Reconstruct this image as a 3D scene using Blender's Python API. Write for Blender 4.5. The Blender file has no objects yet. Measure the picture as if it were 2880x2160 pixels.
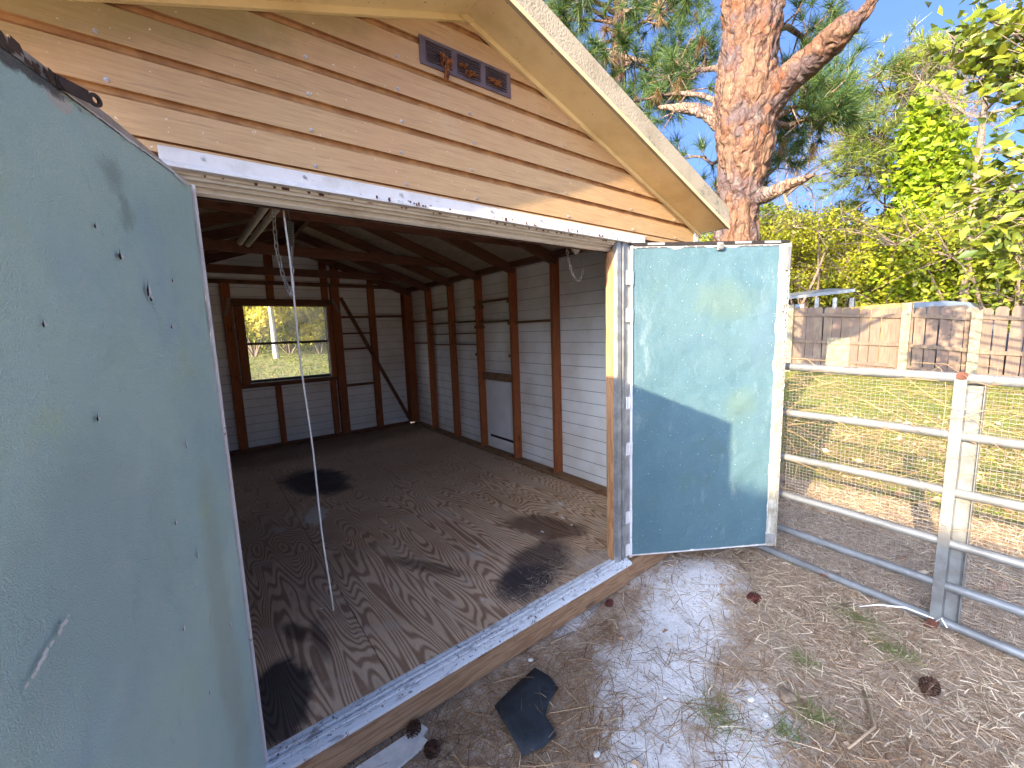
import bpy, math, random
import numpy as np
from math import sin, cos, pi, radians as R
from mathutils import Vector, noise as mn

random.seed(7)
rng = np.random.default_rng(7)
S = bpy.context.scene
COL = S.collection

# ------------------------------------------------------------------ camera
CP = Vector((-0.0486, -1.5037, 1.42358)); YAW = 0.919042814; PITCH = 0.128965; ROLL = -0.03452415
FPX = 1149.633
fw = Vector((cos(YAW)*cos(PITCH), sin(YAW)*cos(PITCH), -sin(PITCH)))
r0 = Vector((sin(YAW), -cos(YAW), 0)); u0 = r0.cross(fw)
rt = r0*cos(ROLL) + u0*sin(ROLL); up = -r0*sin(ROLL) + u0*cos(ROLL)
cam = bpy.data.cameras.new('camera'); co = bpy.data.objects.new('camera', cam); COL.objects.link(co)
from mathutils import Matrix
m = Matrix((rt, up, -fw)).transposed().to_4x4(); m.translation = CP
co.matrix_world = m
cam.sensor_width = 36; cam.lens = FPX/2880*36; cam.clip_start = 0.02; cam.clip_end = 600
S.camera = co

def P(px, py, d):
    """a point seen in direction (px,py) of the photograph at horizontal distance d metres"""
    v = fw*FPX + rt*(px-1440) - up*(py-1080)
    return CP + v*(d/math.hypot(v.x, v.y))
def PX(px, py, X):
    v = fw*FPX + rt*(px-1440) - up*(py-1080)
    return CP + v*((X-CP.x)/v.x)

# ------------------------------------------------------------------ light
SUN = Vector((1, 0.19, -0.37)).normalized()
el = math.asin(-SUN.z)
w = bpy.data.worlds.new('World'); S.world = w; w.use_nodes = True
nt = w.node_tree; bg = nt.nodes['Background']
sk = nt.nodes.new('ShaderNodeTexSky'); sk.sky_type = 'NISHITA'; sk.sun_disc = False
sk.sun_elevation = el
sk.sun_rotation = math.atan2(-SUN.x, -SUN.y)      # azimuth of the sun measured from +Y towards +X
sk.air_density = 0.40; sk.dust_density = 8.0; sk.ozone_density = 6.0
nt.links.new(sk.outputs[0], bg.inputs[0]); bg.inputs[1].default_value = 0.15
sl = bpy.data.lights.new('sun', 'SUN'); sl.energy = 3.3; sl.angle = R(0.55); sl.color = (1.0, 0.82, 0.55)
so = bpy.data.objects.new('sun', sl); COL.objects.link(so)
so.rotation_euler = SUN.to_track_quat('-Z', 'Y').to_euler(); so.location = (-20, -4, 12)
S.view_settings.view_transform = 'Standard'; S.view_settings.look = 'None'
S.view_settings.exposure = 2.42; S.view_settings.gamma = 1.0; S.view_settings.use_curve_mapping = False
S.render.engine = 'CYCLES'
S.cycles.max_bounces = 8; S.cycles.diffuse_bounces = 5; S.cycles.transparent_max_bounces = 12

# ------------------------------------------------------------------ materials
class N:
    """small node-graph writer"""
    def __init__(s, name):
        s.m = bpy.data.materials.new(name); s.m.use_nodes = True
        s.t = s.m.node_tree; s.b = s.t.nodes['Principled BSDF']
        s.pos = s.t.nodes.new('ShaderNodeNewGeometry').outputs['Position']
    def n(s, typ, **kw):
        x = s.t.nodes.new(typ)
        for k, v in kw.items(): setattr(x, k, v)
        return x
    def l(s, a, b): s.t.links.new(a, b)
    def val(s, inp, v):
        if hasattr(v, 'links') or hasattr(v, 'is_linked'): s.l(v, inp)
        else: inp.default_value = v
    def vec(s, scale=(1, 1, 1), rot=0.0, src=None, loc=(0, 0, 0)):
        x = s.n('ShaderNodeMapping'); x.inputs['Scale'].default_value = scale
        x.inputs['Rotation'].default_value = (0, 0, rot); x.inputs['Location'].default_value = loc
        s.l(src or s.pos, x.inputs[0]); return x.outputs[0]
    def noise(s, scale=5, detail=4, rough=0.6, v=None, dist=0.0):
        x = s.n('ShaderNodeTexNoise'); x.inputs['Scale'].default_value = scale
        x.inputs['Detail'].default_value = detail; x.inputs['Roughness'].default_value = rough
        x.inputs['Distortion'].default_value = dist
        s.l(v or s.pos, x.inputs['Vector']); return x.outputs[0]
    def voro(s, scale, feature='F1', v=None, out=0, rand=1.0):
        x = s.n('ShaderNodeTexVoronoi', feature=feature); x.inputs['Scale'].default_value = scale
        x.inputs['Randomness'].default_value = rand
        s.l(v or s.pos, x.inputs['Vector']); return x.outputs[out]
    def ramp(s, f, stops):
        x = s.n('ShaderNodeValToRGB'); e = x.color_ramp.elements
        while len(e) < len(stops): e.new(0.5)
        for i, (p, c) in enumerate(stops):
            e[i].position = p; e[i].color = (*c, 1) if not isinstance(c, (int, float)) else (c, c, c, 1)
        s.l(f, x.inputs[0]); return x.outputs[0]
    def step(s, f, a, b, lo=0.0, hi=1.0):
        x = s.n('ShaderNodeMapRange', interpolation_type='SMOOTHSTEP')
        x.inputs[1].default_value = a; x.inputs[2].default_value = b
        x.inputs[3].default_value = lo; x.inputs[4].default_value = hi
        s.l(f, x.inputs[0]); return x.outputs[0]
    def mix(s, f, a, b, mode='MIX'):
        x = s.n('ShaderNodeMix', data_type='RGBA', blend_type=mode)
        s.val(x.inputs[0], f)
        for i, c in ((6, a), (7, b)):
            if isinstance(c, tuple): x.inputs[i].default_value = (*c, 1)
            else: s.l(c, x.inputs[i])
        return x.outputs[2]
    def math(s, op, a, b=0.0, c=0.0):
        x = s.n('ShaderNodeMath', operation=op)
        for i, v in enumerate((a, b, c)): s.val(x.inputs[i], v)
        return x.outputs[0]
    def spot(s, c, r, ang=0.0, wob=0.5, ns=6.0, soft=0.35, plane='xy'):
        """mask: 1 inside a wobbly ellipse lying in the given plane"""
        sp = s.n('ShaderNodeSeparateXYZ'); s.l(s.pos, sp.inputs[0])
        ax = {'x': 0, 'y': 1, 'z': 2}
        X = s.math('SUBTRACT', sp.outputs[ax[plane[0]]], c[0]); Y = s.math('SUBTRACT', sp.outputs[ax[plane[1]]], c[1])
        ca, sa = cos(ang), sin(ang)
        u = s.math('DIVIDE', s.math('ADD', s.math('MULTIPLY', X, ca), s.math('MULTIPLY', Y, sa)), r[0])
        v = s.math('DIVIDE', s.math('SUBTRACT', s.math('MULTIPLY', Y, ca), s.math('MULTIPLY', X, sa)), r[1])
        d = s.math('SQRT', s.math('ADD', s.math('MULTIPLY', u, u), s.math('MULTIPLY', v, v)))
        nn = s.math('MULTIPLY', s.math('SUBTRACT', s.noise(ns, 5, 0.65), 0.5), wob*2)
        return s.step(s.math('ADD', d, nn), 1.0+soft/2, 1.0-soft/2)
    def bump(s, h, strength=0.3, dist=0.01):
        x = s.n('ShaderNodeBump'); x.inputs['Strength'].default_value = strength
        x.inputs['Distance'].default_value = dist; s.l(h, x.inputs['Height'])
        if s.b.inputs['Normal'].is_linked: s.l(s.b.inputs['Normal'].links[0].from_socket, x.inputs['Normal'])
        s.l(x.outputs[0], s.b.inputs['Normal'])
    def out(s, col, rough=0.7, metal=0.0, spec=0.5):
        if isinstance(col, tuple): col = (*col, 1)
        s.val(s.b.inputs['Base Color'], col); s.val(s.b.inputs['Roughness'], rough)
        s.val(s.b.inputs['Metallic'], metal); s.b.inputs['Specular IOR Level'].default_value = spec
        return s.m
    def isl(s): return s.n('ShaderNodeNewGeometry').outputs['Random Per Island']
    def obr(s): return s.n('ShaderNodeObjectInfo').outputs['Random']

def simple(name, c, rough=0.7, metal=0.0, var=0.25, scale=12, bump=0.15, bs=60, c2=None, spec=0.5):
    g = N(name); f = g.noise(scale, 5)
    c2 = c2 or tuple(x*(1-var) for x in c)
    col = g.mix(g.step(f, 0.35, 0.65), c, c2)
    if bump: g.bump(g.noise(bs, 4), bump, 0.004)
    return g.out(col, rough, metal, spec)

M = {}
# tan siding outside (embossed wood grain), algae towards the top left, cream primer inside
g = N('siding_tan')
gr = g.noise(9, 5, 0.7, g.vec((0.7, 0.7, 16)))
gr2 = g.noise(44, 3, 0.6, g.vec((0.16, 1, 5.5)))
col = g.mix(g.step(gr, 0.35, 0.68), (0.53, 0.345, 0.17), (0.45, 0.28, 0.13))
col = g.mix(g.math('MULTIPLY', g.step(gr2, 0.58, 0.68), 0.55), col, (0.26, 0.15, 0.09))
alg = g.spot((-0.05, 2.33), (0.55, 0.13), 0.3, 0.9, 5, 0.9, 'xz')
col = g.mix(g.math('MULTIPLY', alg, 0.6), col, (0.19, 0.17, 0.06))
stn = g.step(g.noise(2.2, 4, 0.6, g.vec((3.0, 1, 1.0))), 0.52, 0.75)
col = g.mix(g.math('MULTIPLY', stn, 0.3), col, (0.56, 0.41, 0.27))
spk = g.step(g.noise(95, 2, 0.5), 0.735, 0.76)
col = g.mix(spk, col, (0.75, 0.68, 0.58))
wrm = g.step(g.noise(1.1, 2, 0.5), 0.5, 0.7)
col = g.mix(g.math('MULTIPLY', wrm, 0.3), col, (0.47, 0.24, 0.12))
g.bump(g.math('ADD', gr, gr2), 0.35, 0.003)
M['tan'] = g.out(col, 0.55)
g = N('siding_groove')   # recessed lip, the shade in its groove painted as brown
M['groove'] = g.out(g.mix(g.step(g.noise(14, 4), 0.4, 0.65), (0.30, 0.14, 0.05), (0.44, 0.235, 0.09)), 0.7)
g = N('siding_inside')
d = g.noise(3.5, 5, 0.6); d2 = g.noise(5, 4, 0.6, g.vec((1, 1, 1.6), loc=(4, 4, 4)))
col = g.mix(g.step(d, 0.4, 0.7), (0.86, 0.86, 0.82), (0.76, 0.73, 0.66))
col = g.mix(g.math('MULTIPLY', g.step(d2, 0.52, 0.8), 0.3), col, (0.50, 0.43, 0.32))
web = g.spot((1.52, 1.36), (0.07, 0.05), 0.2, 0.8, 30, 0.5, 'yz')
g.bump(g.noise(8, 3), 0.2, 0.01)
M['inside'] = g.out(col, 0.42)
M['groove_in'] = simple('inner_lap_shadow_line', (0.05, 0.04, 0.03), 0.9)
# framing lumber
def wood(name, a, b, c, along='z', rough=0.75, fac=1.0, knots=True):
    g = N(name); ob = g.obr()
    tc = g.n('ShaderNodeTexCoord').outputs['Object']
    ad = g.n('ShaderNodeVectorMath', operation='ADD'); g.l(tc, ad.inputs[0])
    cb = g.n('ShaderNodeCombineXYZ'); g.l(g.math('MULTIPLY', ob, 7.0), cb.inputs[0]); g.l(g.math('MULTIPLY', ob, 13.0), cb.inputs[1])
    g.l(cb.outputs[0], ad.inputs[1]); v0 = ad.outputs[0]
    sc = {'x': (0.9, 9, 9), 'y': (9, 0.9, 9), 'z': (9, 9, 0.9)}[along]
    base = g.noise(1.3, 3, 0.55, g.vec(sc, src=v0), 0.4)
    ring = g.math('SINE', g.math('MULTIPLY', base, 62.0))
    fine = g.noise(18, 3, 0.6, g.vec(tuple(x if x < 1 else 10 for x in sc), src=v0))
    col = g.mix(g.step(ring, -0.3, 0.9), a, b)
    col = g.mix(g.math('MULTIPLY', g.step(fine, 0.5, 0.7), 0.6), col, c)
    if knots:
        kn = g.voro(2.6, 'F1', g.vec(tuple(0.9 if x < 1 else 3 for x in sc), src=v0))
        col = g.mix(g.step(kn, 0.13, 0.07), col, tuple(x*0.35 for x in a))
    col = g.mix(g.math('MULTIPLY', ob, 0.35), col, c)
    g.bump(g.math('ADD', fine, base), 0.35, 0.003)
    return g.out(col, rough)
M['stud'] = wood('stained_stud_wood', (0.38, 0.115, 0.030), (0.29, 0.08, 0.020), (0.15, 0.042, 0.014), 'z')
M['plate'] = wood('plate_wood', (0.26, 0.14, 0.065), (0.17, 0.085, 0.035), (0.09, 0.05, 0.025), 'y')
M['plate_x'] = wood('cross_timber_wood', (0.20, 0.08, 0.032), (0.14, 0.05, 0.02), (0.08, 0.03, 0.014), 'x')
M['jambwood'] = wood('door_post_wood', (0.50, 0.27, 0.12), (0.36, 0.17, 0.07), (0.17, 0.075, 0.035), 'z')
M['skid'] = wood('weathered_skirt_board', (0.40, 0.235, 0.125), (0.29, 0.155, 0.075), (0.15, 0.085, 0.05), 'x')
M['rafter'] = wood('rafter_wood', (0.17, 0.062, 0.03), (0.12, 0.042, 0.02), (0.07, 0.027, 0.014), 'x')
M['deck'] = wood('roof_deck_wood', (0.40, 0.34, 0.25), (0.32, 0.26, 0.19), (0.22, 0.17, 0.12), 'y', knots=False)
# plywood floor
g = N('plywood_floor')
def cath(vec, k, off):
    b = g.noise(1.0, 1.6, 0.38, vec, 0.08)
    s1 = g.math('SINE', g.math('MULTIPLY', b, k))
    return g.step(g.math('ADD', s1, g.math('MULTIPLY', g.noise(60, 3, 0.6, g.vec((1, 0.12, 1))), 1.0)), 0.0, 1.5)
sp = g.n('ShaderNodeSeparateXYZ'); g.l(g.pos, sp.inputs[0])
A = cath(g.vec((4.6, 0.62, 1), 0.13), 260.0, 0)
B = cath(g.vec((4.2, 1.0, 1), -0.12, loc=(5.3, 2.1, 0)), 240.0, 0)
C = cath(g.vec((5.0, 0.7, 1), 0.04, loc=(9.3, 7.1, 0)), 250.0, 0)
back = g.step(sp.outputs[1], 1.428, 1.436); left = g.step(sp.outputs[0], 0.452, 0.448)
rg = g.mix(back, g.mix(left, A, C), B)
fib = g.noise(30, 4, 0.7, g.vec((6, 0.35, 1)))
big = g.noise(1.8, 4, 0.6)
lt = g.mix(g.step(big, 0.35, 0.7), (0.74, 0.53, 0.345), (0.60, 0.40, 0.24))
dk = g.mix(g.step(big, 0.35, 0.7), (0.38, 0.22, 0.13), (0.29, 0.16, 0.092))
col = g.mix(rg, lt, dk)
col = g.mix(g.math('MULTIPLY', g.step(fib, 0.45, 0.7), 0.35), col, (0.20, 0.14, 0.10))
wear = g.step(g.noise(4.0, 5, 0.65), 0.5, 0.66)
col = g.mix(g.math('MULTIPLY', wear, 0.5), col, (0.55, 0.43, 0.31))
col = g.mix(g.math('MULTIPLY', g.step(sp.outputs[1], 1.2, 2.4), 0.45), col, (0.52, 0.41, 0.30))
for c, r, a, k, cc, sf in (((0.76, 2.83), (0.27, 0.46), 0.2, 0.86, (0.020, 0.015, 0.020), 0.45),
                       ((1.47, 0.28), (0.33, 0.17), 0.35, 0.80, (0.040, 0.028, 0.028), 0.4),
                       ((1.30, 0.20), (0.20, 0.13), 0.2, 0.75, (0.035, 0.03, 0.035), 0.4),
                       ((1.83, 0.62), (0.15, 0.30), 0.5, 0.75, (0.07, 0.028, 0.014), 0.5),
                       ((0.07, 0.25), (0.11, 0.22), -0.1, 0.88, (0.022, 0.02, 0.024), 0.25),
                       ((0.27, 0.50), (0.035, 0.16), 0.0, 0.7, (0.045, 0.022, 0.016), 0.7),
                       ((0.19, 0.62), (0.04, 0.10), 0.3, 0.7, (0.035, 0.02, 0.016), 0.7),
                       ((0.93, 0.72), (0.05, 0.26), 0.55, 0.6, (0.06, 0.032, 0.02), 0.8),
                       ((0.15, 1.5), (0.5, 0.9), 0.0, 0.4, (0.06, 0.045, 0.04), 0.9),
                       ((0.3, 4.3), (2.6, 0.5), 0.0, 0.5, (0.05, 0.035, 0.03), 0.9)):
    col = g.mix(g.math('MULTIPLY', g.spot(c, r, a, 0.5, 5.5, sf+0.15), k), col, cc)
for c, r, a, k in (((0.57, 1.98), (0.08, 0.17), -0.3, 0.8), ((0.30, 1.9), (0.04, 0.06), 0.2, 0.3), ((1.25, 0.62), (0.05, 0.05), 0, 0.25), ((1.78, 0.10), (0.16, 0.05), 0, 0.35)):
    col = g.mix(g.math('MULTIPLY', g.spot(c, r, a, 0.9, 16, 0.35), k), col, (0.58, 0.56, 0.53))
sx = g.step(g.math('ABSOLUTE', g.math('SUBTRACT', sp.outputs[0], g.math('ADD', 0.45, g.math('MULTIPLY', g.noise(6, 3), 0.004)))), 0.0035, 0.0015)
flk = g.step(g.noise(70, 2, 0.5), 0.745, 0.77)
col = g.mix(g.math('MULTIPLY', flk, 0.8), col, (0.6, 0.57, 0.52))
g.bump(g.math('ADD', g.math('MULTIPLY', rg, 0.4), g.math('ADD', fib, g.noise(50, 4))), 0.35, 0.003)
M['ply'] = g.out(col, g.step(big, 0.3, 0.7, 0.7, 0.9), 0, 0.25)

# teal-grey door paint: embossed metal sheet
def doorpaint(name, base, marks=(), sk_=1.0):
    g = N(name)
    a = g.noise(2.0, 4, 0.6); b = g.noise(3.1, 5, 0.65, g.vec(loc=(4, 7, 2))); c = g.noise(2.4, 4, 0.6, g.vec(loc=(1, 3, 9)))
    col = g.mix(g.step(a, 0.35, 0.65), base, tuple(x*k for x, k in zip(base, (0.82, 0.90, 0.95))))
    col = g.mix(g.math('MULTIPLY', g.step(b, 0.56, 0.78), 0.32+0.22*sk_), col, tuple(x*k for x, k in zip(base, (1.05, 0.95, 0.45))))
    col = g.mix(g.math('MULTIPLY', g.step(c, 0.56, 0.78), 0.32+0.18*sk_), col, tuple(x*k for x, k in zip(base, (0.62, 0.70, 1.05))))
    sc = g.noise(7, 6, 0.75, g.vec((1, 1, 0.45)))
    col = g.mix(g.math('MULTIPLY', g.step(sc, 0.55, 0.72), 0.5*sk_), col, (0.60, 0.68, 0.62))
    sv = g.noise(16, 6, 0.8, g.vec((1, 1, 0.5), loc=(3, 3, 3))); col = g.mix(g.math('MULTIPLY', g.step(sv, 0.60, 0.70), 0.45*sk_), col, tuple(x*0.55 for x in base))
    gl_ = g.noise(330, 2, 0.5); col = g.mix(g.math('MULTIPLY', g.step(gl_, 0.60, 0.72), 0.55*sk_), col, (0.72, 0.80, 0.78))  # pale speckle: glints of the embossed sheet painted into the colour
    col = g.mix(g.step(g.noise(120, 2, 0.5), 0.73, 0.76), col, (0.65, 0.70, 0.68))
    for mk in marks: 
        col = g.mix(g.math('MULTIPLY', g.spot(*mk[0]), mk[2]), col, mk[1])
    st = g.voro(360, 'F1'); ft = g.noise(520, 2, 0.6)
    g.bump(g.math('ADD', st, g.math('MULTIPLY', ft, 0.8)), 0.95, 0.0024)
    g.bump(g.noise(5, 3, 0.5), 0.5, 0.04)
    return g, g.out(col, g.step(sc, 0.4, 0.7, 0.30, 0.5))
M['galv'] = simple('galvanised_steel', (0.24, 0.25, 0.24), 0.42, 0.35, 0.3, 9, 0.12, 120, (0.17, 0.165, 0.155))
M['mesh'] = simple('weathered_wire', (0.30, 0.27, 0.24), 0.6, 0.1, 0.3, 9, 0)
g = N('gate_pipe'); f = g.noise(6, 5, 0.65)
col = g.mix(g.step(f, 0.4, 0.7), (0.22, 0.225, 0.22), (0.15, 0.15, 0.145))
spz = g.n('ShaderNodeSeparateXYZ'); g.l(g.pos, spz.inputs[0])
rust = g.step(g.math('ADD', g.math('MULTIPLY', spz.outputs[2], 5.0), g.noise(5, 4)), -0.42, -0.58)
rs2 = g.step(g.noise(7.5, 5, 0.6, g.vec(loc=(3, 1, 2))), 0.66, 0.74)
col = g.mix(g.math('MAXIMUM', g.math('MULTIPLY', rust, 0.8), rs2), col, (0.16, 0.055, 0.025))
g.bump(g.noise(90, 4), 0.15, 0.003)
M['pipe'] = g.out(col, 0.45, g.step(rust, 0, 1, 0.3, 0.0))
M['alu'] = simple('dull_aluminium', (0.44, 0.44, 0.43), 0.38, 0.5, 0.35, 16, 0.1, 90)
g = N('white_sill'); f = g.noise(22, 6, 0.7, g.vec((0.5, 2, 1)))
col = g.mix(g.step(f, 0.52, 0.66), (0.72, 0.73, 0.74), (0.33, 0.32, 0.33))
col = g.mix(g.step(g.noise(60, 3), 0.62, 0.68), col, (0.10, 0.08, 0.07))
M['sill'] = g.out(col, 0.5)
g = N('cream_trim'); f = g.noise(12, 6, 0.7, g.vec((0.6, 1, 1.6)))
col = g.mix(g.step(f, 0.45, 0.75), (0.66, 0.60, 0.50), (0.46, 0.38, 0.29))
pk = g.step(g.noise(16, 5, 0.75, g.vec((0.7, 1, 2))), 0.655, 0.69)
col = g.mix(pk, col, (0.20, 0.05, 0.022))
M['cream'] = g.out(col, 0.5)
g = N('white_flashing'); f = g.noise(8, 5)
col = g.mix(g.step(f, 0.45, 0.7), (0.66, 0.64, 0.62), (0.52, 0.49, 0.46))
col = g.mix(g.step(g.noise(34, 4, 0.7), 0.665, 0.70), col, (0.24, 0.13, 0.07))
g.bump(g.noise(160, 2), 0.4, 0.002)
M['flash'] = g.out(col, 0.5)
g = N('cream_soffit'); f = g.noise(5, 5, 0.6)
col = g.mix(g.step(f, 0.4, 0.75), (0.76, 0.58, 0.29), (0.64, 0.46, 0.21))
col = g.mix(g.math('MULTIPLY', g.step(g.noise(2.3, 4, 0.6, g.vec(loc=(2, 2, 2))), 0.5, 0.72), 0.5), col, (0.36, 0.28, 0.10))
col = g.mix(g.step(g.noise(60, 3), 0.70, 0.73), col, (0.11, 0.06, 0.03))
M['soffit'] = g.out(col, 0.5)
g = N('stucco_fascia'); f = g.noise(6, 5, 0.6)
col = g.mix(g.step(f, 0.4, 0.7), (0.40, 0.335, 0.235), (0.31, 0.255, 0.17))
li = g.step(g.noise(17, 5, 0.75), 0.55, 0.59); li2 = g.step(g.noise(70, 3, 0.6), 0.45, 0.55)
lm = g.step(g.noise(3, 2, 0.5), 0.44, 0.56)
col = g.mix(g.math('MULTIPLY', g.math('MULTIPLY', li, lm), li2), col, (0.13, 0.145, 0.11))
col = g.mix(g.math('MULTIPLY', g.math('MULTIPLY', g.step(g.noise(30, 4, 0.7, g.vec(loc=(5, 5, 5))), 0.62, 0.66), lm), 0.8), col, (0.55, 0.56, 0.48))
g.bump(g.noise(110, 3, 0.6), 0.8, 0.006)
M['fascia'] = g.out(col, 0.75)
M['vent'] = simple('dark_plum_vent_metal', (0.13, 0.095, 0.11), 0.5, 0.1, 0.3)
M['dark'] = simple('black_void', (0.012, 0.010, 0.010), 0.9, bump=0)
M['screw'] = simple('screw_zinc', (0.62, 0.60, 0.58), 0.35, 0.6, bump=0)
M['screw_tan'] = simple('screw_painted', (0.50, 0.42, 0.34), 0.4, 0.2, bump=0)
M['nest'] = simple('orange_brown_nest', (0.30, 0.10, 0.02), 0.85, 0, 0.6, 60, 0.6, 150, (0.11, 0.03, 0.012))
M['iron'] = simple('dark_rusty_iron', (0.07, 0.045, 0.04), 0.55, 0.3, 0.5, 30)
M['rusty'] = simple('rust_red', (0.12, 0.038, 0.020), 0.8, 0, 0.5, 30)
M['stile'] = simple('scuffed_cream_stile', (0.46, 0.44, 0.37), 0.5, 0, 0.5, 14, 0.2, 60, (0.25, 0.22, 0.16))
M['rope'] = simple('white_cord', (0.70, 0.68, 0.64), 0.8, 0, 0.15, 200, 0.5, 500)
M['chain'] = simple('chain_zinc', (0.50, 0.48, 0.45), 0.4, 0.6, 0.3, 60)
M['whitep'] = simple('white_panel_paint', (0.84, 0.83, 0.81), 0.5, 0, 0.12, 4)
M['roofing'] = simple('grey_shingle', (0.10, 0.095, 0.09), 0.9, 0, 0.4, 30)
M['frame_dark'] = simple('dark_bronze_frame', (0.035, 0.028, 0.025), 0.5, 0.3)
# glass
g = N('dusty_glass'); tr = g.n('ShaderNodeBsdfTransparent'); df = g.n('ShaderNodeBsdfDiffuse'); gl = g.n('ShaderNodeBsdfGlossy')
df.inputs[0].default_value = (0.75, 0.68, 0.50, 1); gl.inputs['Roughness'].default_value = 0.03
tl = g.n('ShaderNodeBsdfTranslucent'); tl.inputs[0].default_value = (0.8, 0.74, 0.56, 1)
a1 = g.n('ShaderNodeAddShader'); 
mx0 = g.n('ShaderNodeMixShader'); mx0.inputs[0].default_value = 0.65; g.l(df.outputs[0], mx0.inputs[1]); g.l(tl.outputs[0], mx0.inputs[2])
mx = g.n('ShaderNodeMixShader'); g.l(g.step(g.noise(4, 4), 0.35, 0.7, 0.10, 0.24), mx.inputs[0]); g.l(tr.outputs[0], mx.inputs[1]); g.l(mx0.outputs[0], mx.inputs[2])
m2 = g.n('ShaderNodeMixShader'); m2.inputs[0].default_value = 0.04; g.l(mx.outputs[0], m2.inputs[1]); g.l(gl.outputs[0], m2.inputs[2])
g.l(m2.outputs[0], g.t.nodes['Material Output'].inputs[0]); M['glass'] = g.m

# bark
def barkmat(name, plate, plate2, crack, scale=9.0, lich=0.0):
    g = N(name); v = g.vec((1, 1, 0.33))
    nz = g.n('ShaderNodeVectorMath', operation='ADD'); g.l(v, nz.inputs[0])
    nn = g.n('ShaderNodeTexNoise'); nn.inputs['Scale'].default_value = 6; g.l(g.pos, nn.inputs[0])
    sc_ = g.n('ShaderNodeVectorMath', operation='SCALE'); g.l(nn.outputs[1], sc_.inputs[0]); sc_.inputs[3].default_value = 0.16
    g.l(sc_.outputs[0], nz.inputs[1]); v = nz.outputs[0]
    e = g.voro(scale, 'DISTANCE_TO_EDGE', v); f = g.n('ShaderNodeTexVoronoi'); f.inputs['Scale'].default_value = scale; g.l(v, f.inputs[0])
    hue = g.n('ShaderNodeSeparateColor'); g.l(f.outputs['Color'], hue.inputs[0])
    fl = g.noise(26, 6, 0.7, g.vec((1, 1, 0.35)))
    col = g.mix(g.step(hue.outputs[0], 0.2, 0.8), plate, plate2)
    col = g.mix(g.step(g.math('ADD', fl, g.math('MULTIPLY', hue.outputs[1], 0.2)), 0.5, 0.72), col, (0.155, 0.085, 0.045))
    col = g.mix(g.step(g.noise(3.0, 4, 0.6), 0.47, 0.62), col, (0.080, 0.055, 0.050))
    col = g.mix(g.step(e, 0.05, 0.0), col, crack)
    e2 = g.voro(scale*2.6, 'DISTANCE_TO_EDGE', v)
    col = g.mix(g.math('MULTIPLY', g.step(e2, 0.08, 0.0), 0.6), col, tuple(x*1.6 for x in crack))
    if lich: col = g.mix(g.math('MULTIPLY', g.step(g.noise(9, 5, 0.7), 0.57, 0.64), lich), col, (0.44, 0.46, 0.30))
    g.bump(g.math('ADD', g.step(e, 0.0, 0.18), g.math('ADD', g.math('MULTIPLY', e2, 0.8), fl)), 0.9, 0.02)
    return g.out(col, 0.9)
M['bark'] = barkmat('pine_bark_plates', (0.125, 0.042, 0.011), (0.098, 0.046, 0.020), (0.05, 0.018, 0.012), 7.0, 0.10)
M['bark2'] = barkmat('pine_bark_grey', (0.30, 0.17, 0.10), (0.30, 0.22, 0.16), (0.07, 0.04, 0.03), 16.0, 0.3)
M['twig'] = simple('grey_twig_bark', (0.23, 0.165, 0.12), 0.9, 0, 0.5, 20)
M['palebark'] = simple('pale_trunk', (0.50, 0.46, 0.40), 0.9, 0, 0.35, 6)
M['stick'] = simple('dead_stick', (0.34, 0.24, 0.16), 0.9, 0, 0.4, 20)
def leafmat(name, cols, trans=0.45, rough=0.5):
    g = N(name); i = g.isl()
    n = len(cols); col = g.ramp(i, [(k/max(1, n-1), c) for k, c in enumerate(cols)])
    big_ = g.step(g.noise(0.9, 4, 0.65), 0.46, 0.62)
    col = g.mix(g.math('MULTIPLY', big_, 0.35), col, (0.16, 0.12, 0.045) if trans > 0.4 else col)
    g.out(col, rough, 0, 0.35)
    tl = g.n('ShaderNodeBsdfTranslucent'); g.l(col, tl.inputs[0])
    mx = g.n('ShaderNodeMixShader'); mx.inputs[0].default_value = trans
    g.l(g.b.outputs[0], mx.inputs[1]); g.l(tl.outputs[0], mx.inputs[2])
    g.l(mx.outputs[0], g.t.nodes['Material Output'].inputs[0]); return g.m
M['needle'] = leafmat('green_pine_needles', [(0.022, 0.060, 0.020), (0.045, 0.10, 0.025), (0.13, 0.17, 0.03), (0.03, 0.075, 0.025)], 0.3)
M['needle_dry'] = leafmat('dry_hanging_needles', [(0.22, 0.12, 0.04), (0.16, 0.09, 0.03), (0.28, 0.17, 0.07)], 0.3)
M['needle_far'] = leafmat('far_pine_needles', [(0.10, 0.15, 0.025), (0.18, 0.22, 0.03), (0.28, 0.29, 0.04)], 0.35)
M['hedge'] = leafmat('yellow_green_leaves', [(0.08, 0.13, 0.010), (0.36, 0.38, 0.018), (0.55, 0.51, 0.025), (0.20, 0.24, 0.012), (0.46, 0.42, 0.03)], 0.45)
M['hedge2'] = leafmat('deep_green_leaves', [(0.05, 0.08, 0.010), (0.20, 0.25, 0.018), (0.40, 0.41, 0.025), (0.11, 0.16, 0.014)], 0.45)
M['vine'] = leafmat('bright_vine_leaves', [(0.12, 0.20, 0.012), (0.34, 0.44, 0.02), (0.22, 0.32, 0.015), (0.46, 0.48, 0.03)], 0.4)
M['broad'] = leafmat('broad_leaves', [(0.07, 0.11, 0.02), (0.17, 0.21, 0.02), (0.28, 0.29, 0.03), (0.10, 0.14, 0.02)], 0.35, 0.4)
M['palmleaf'] = leafmat('yellow_palm_fronds', [(0.62, 0.54, 0.06), (0.75, 0.62, 0.10), (0.45, 0.46, 0.06)], 0.4)
M['drytwig'] = leafmat('dry_tan_stems', [(0.30, 0.19, 0.09), (0.38, 0.26, 0.13), (0.22, 0.13, 0.06)], 0.1, 0.8)
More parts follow.
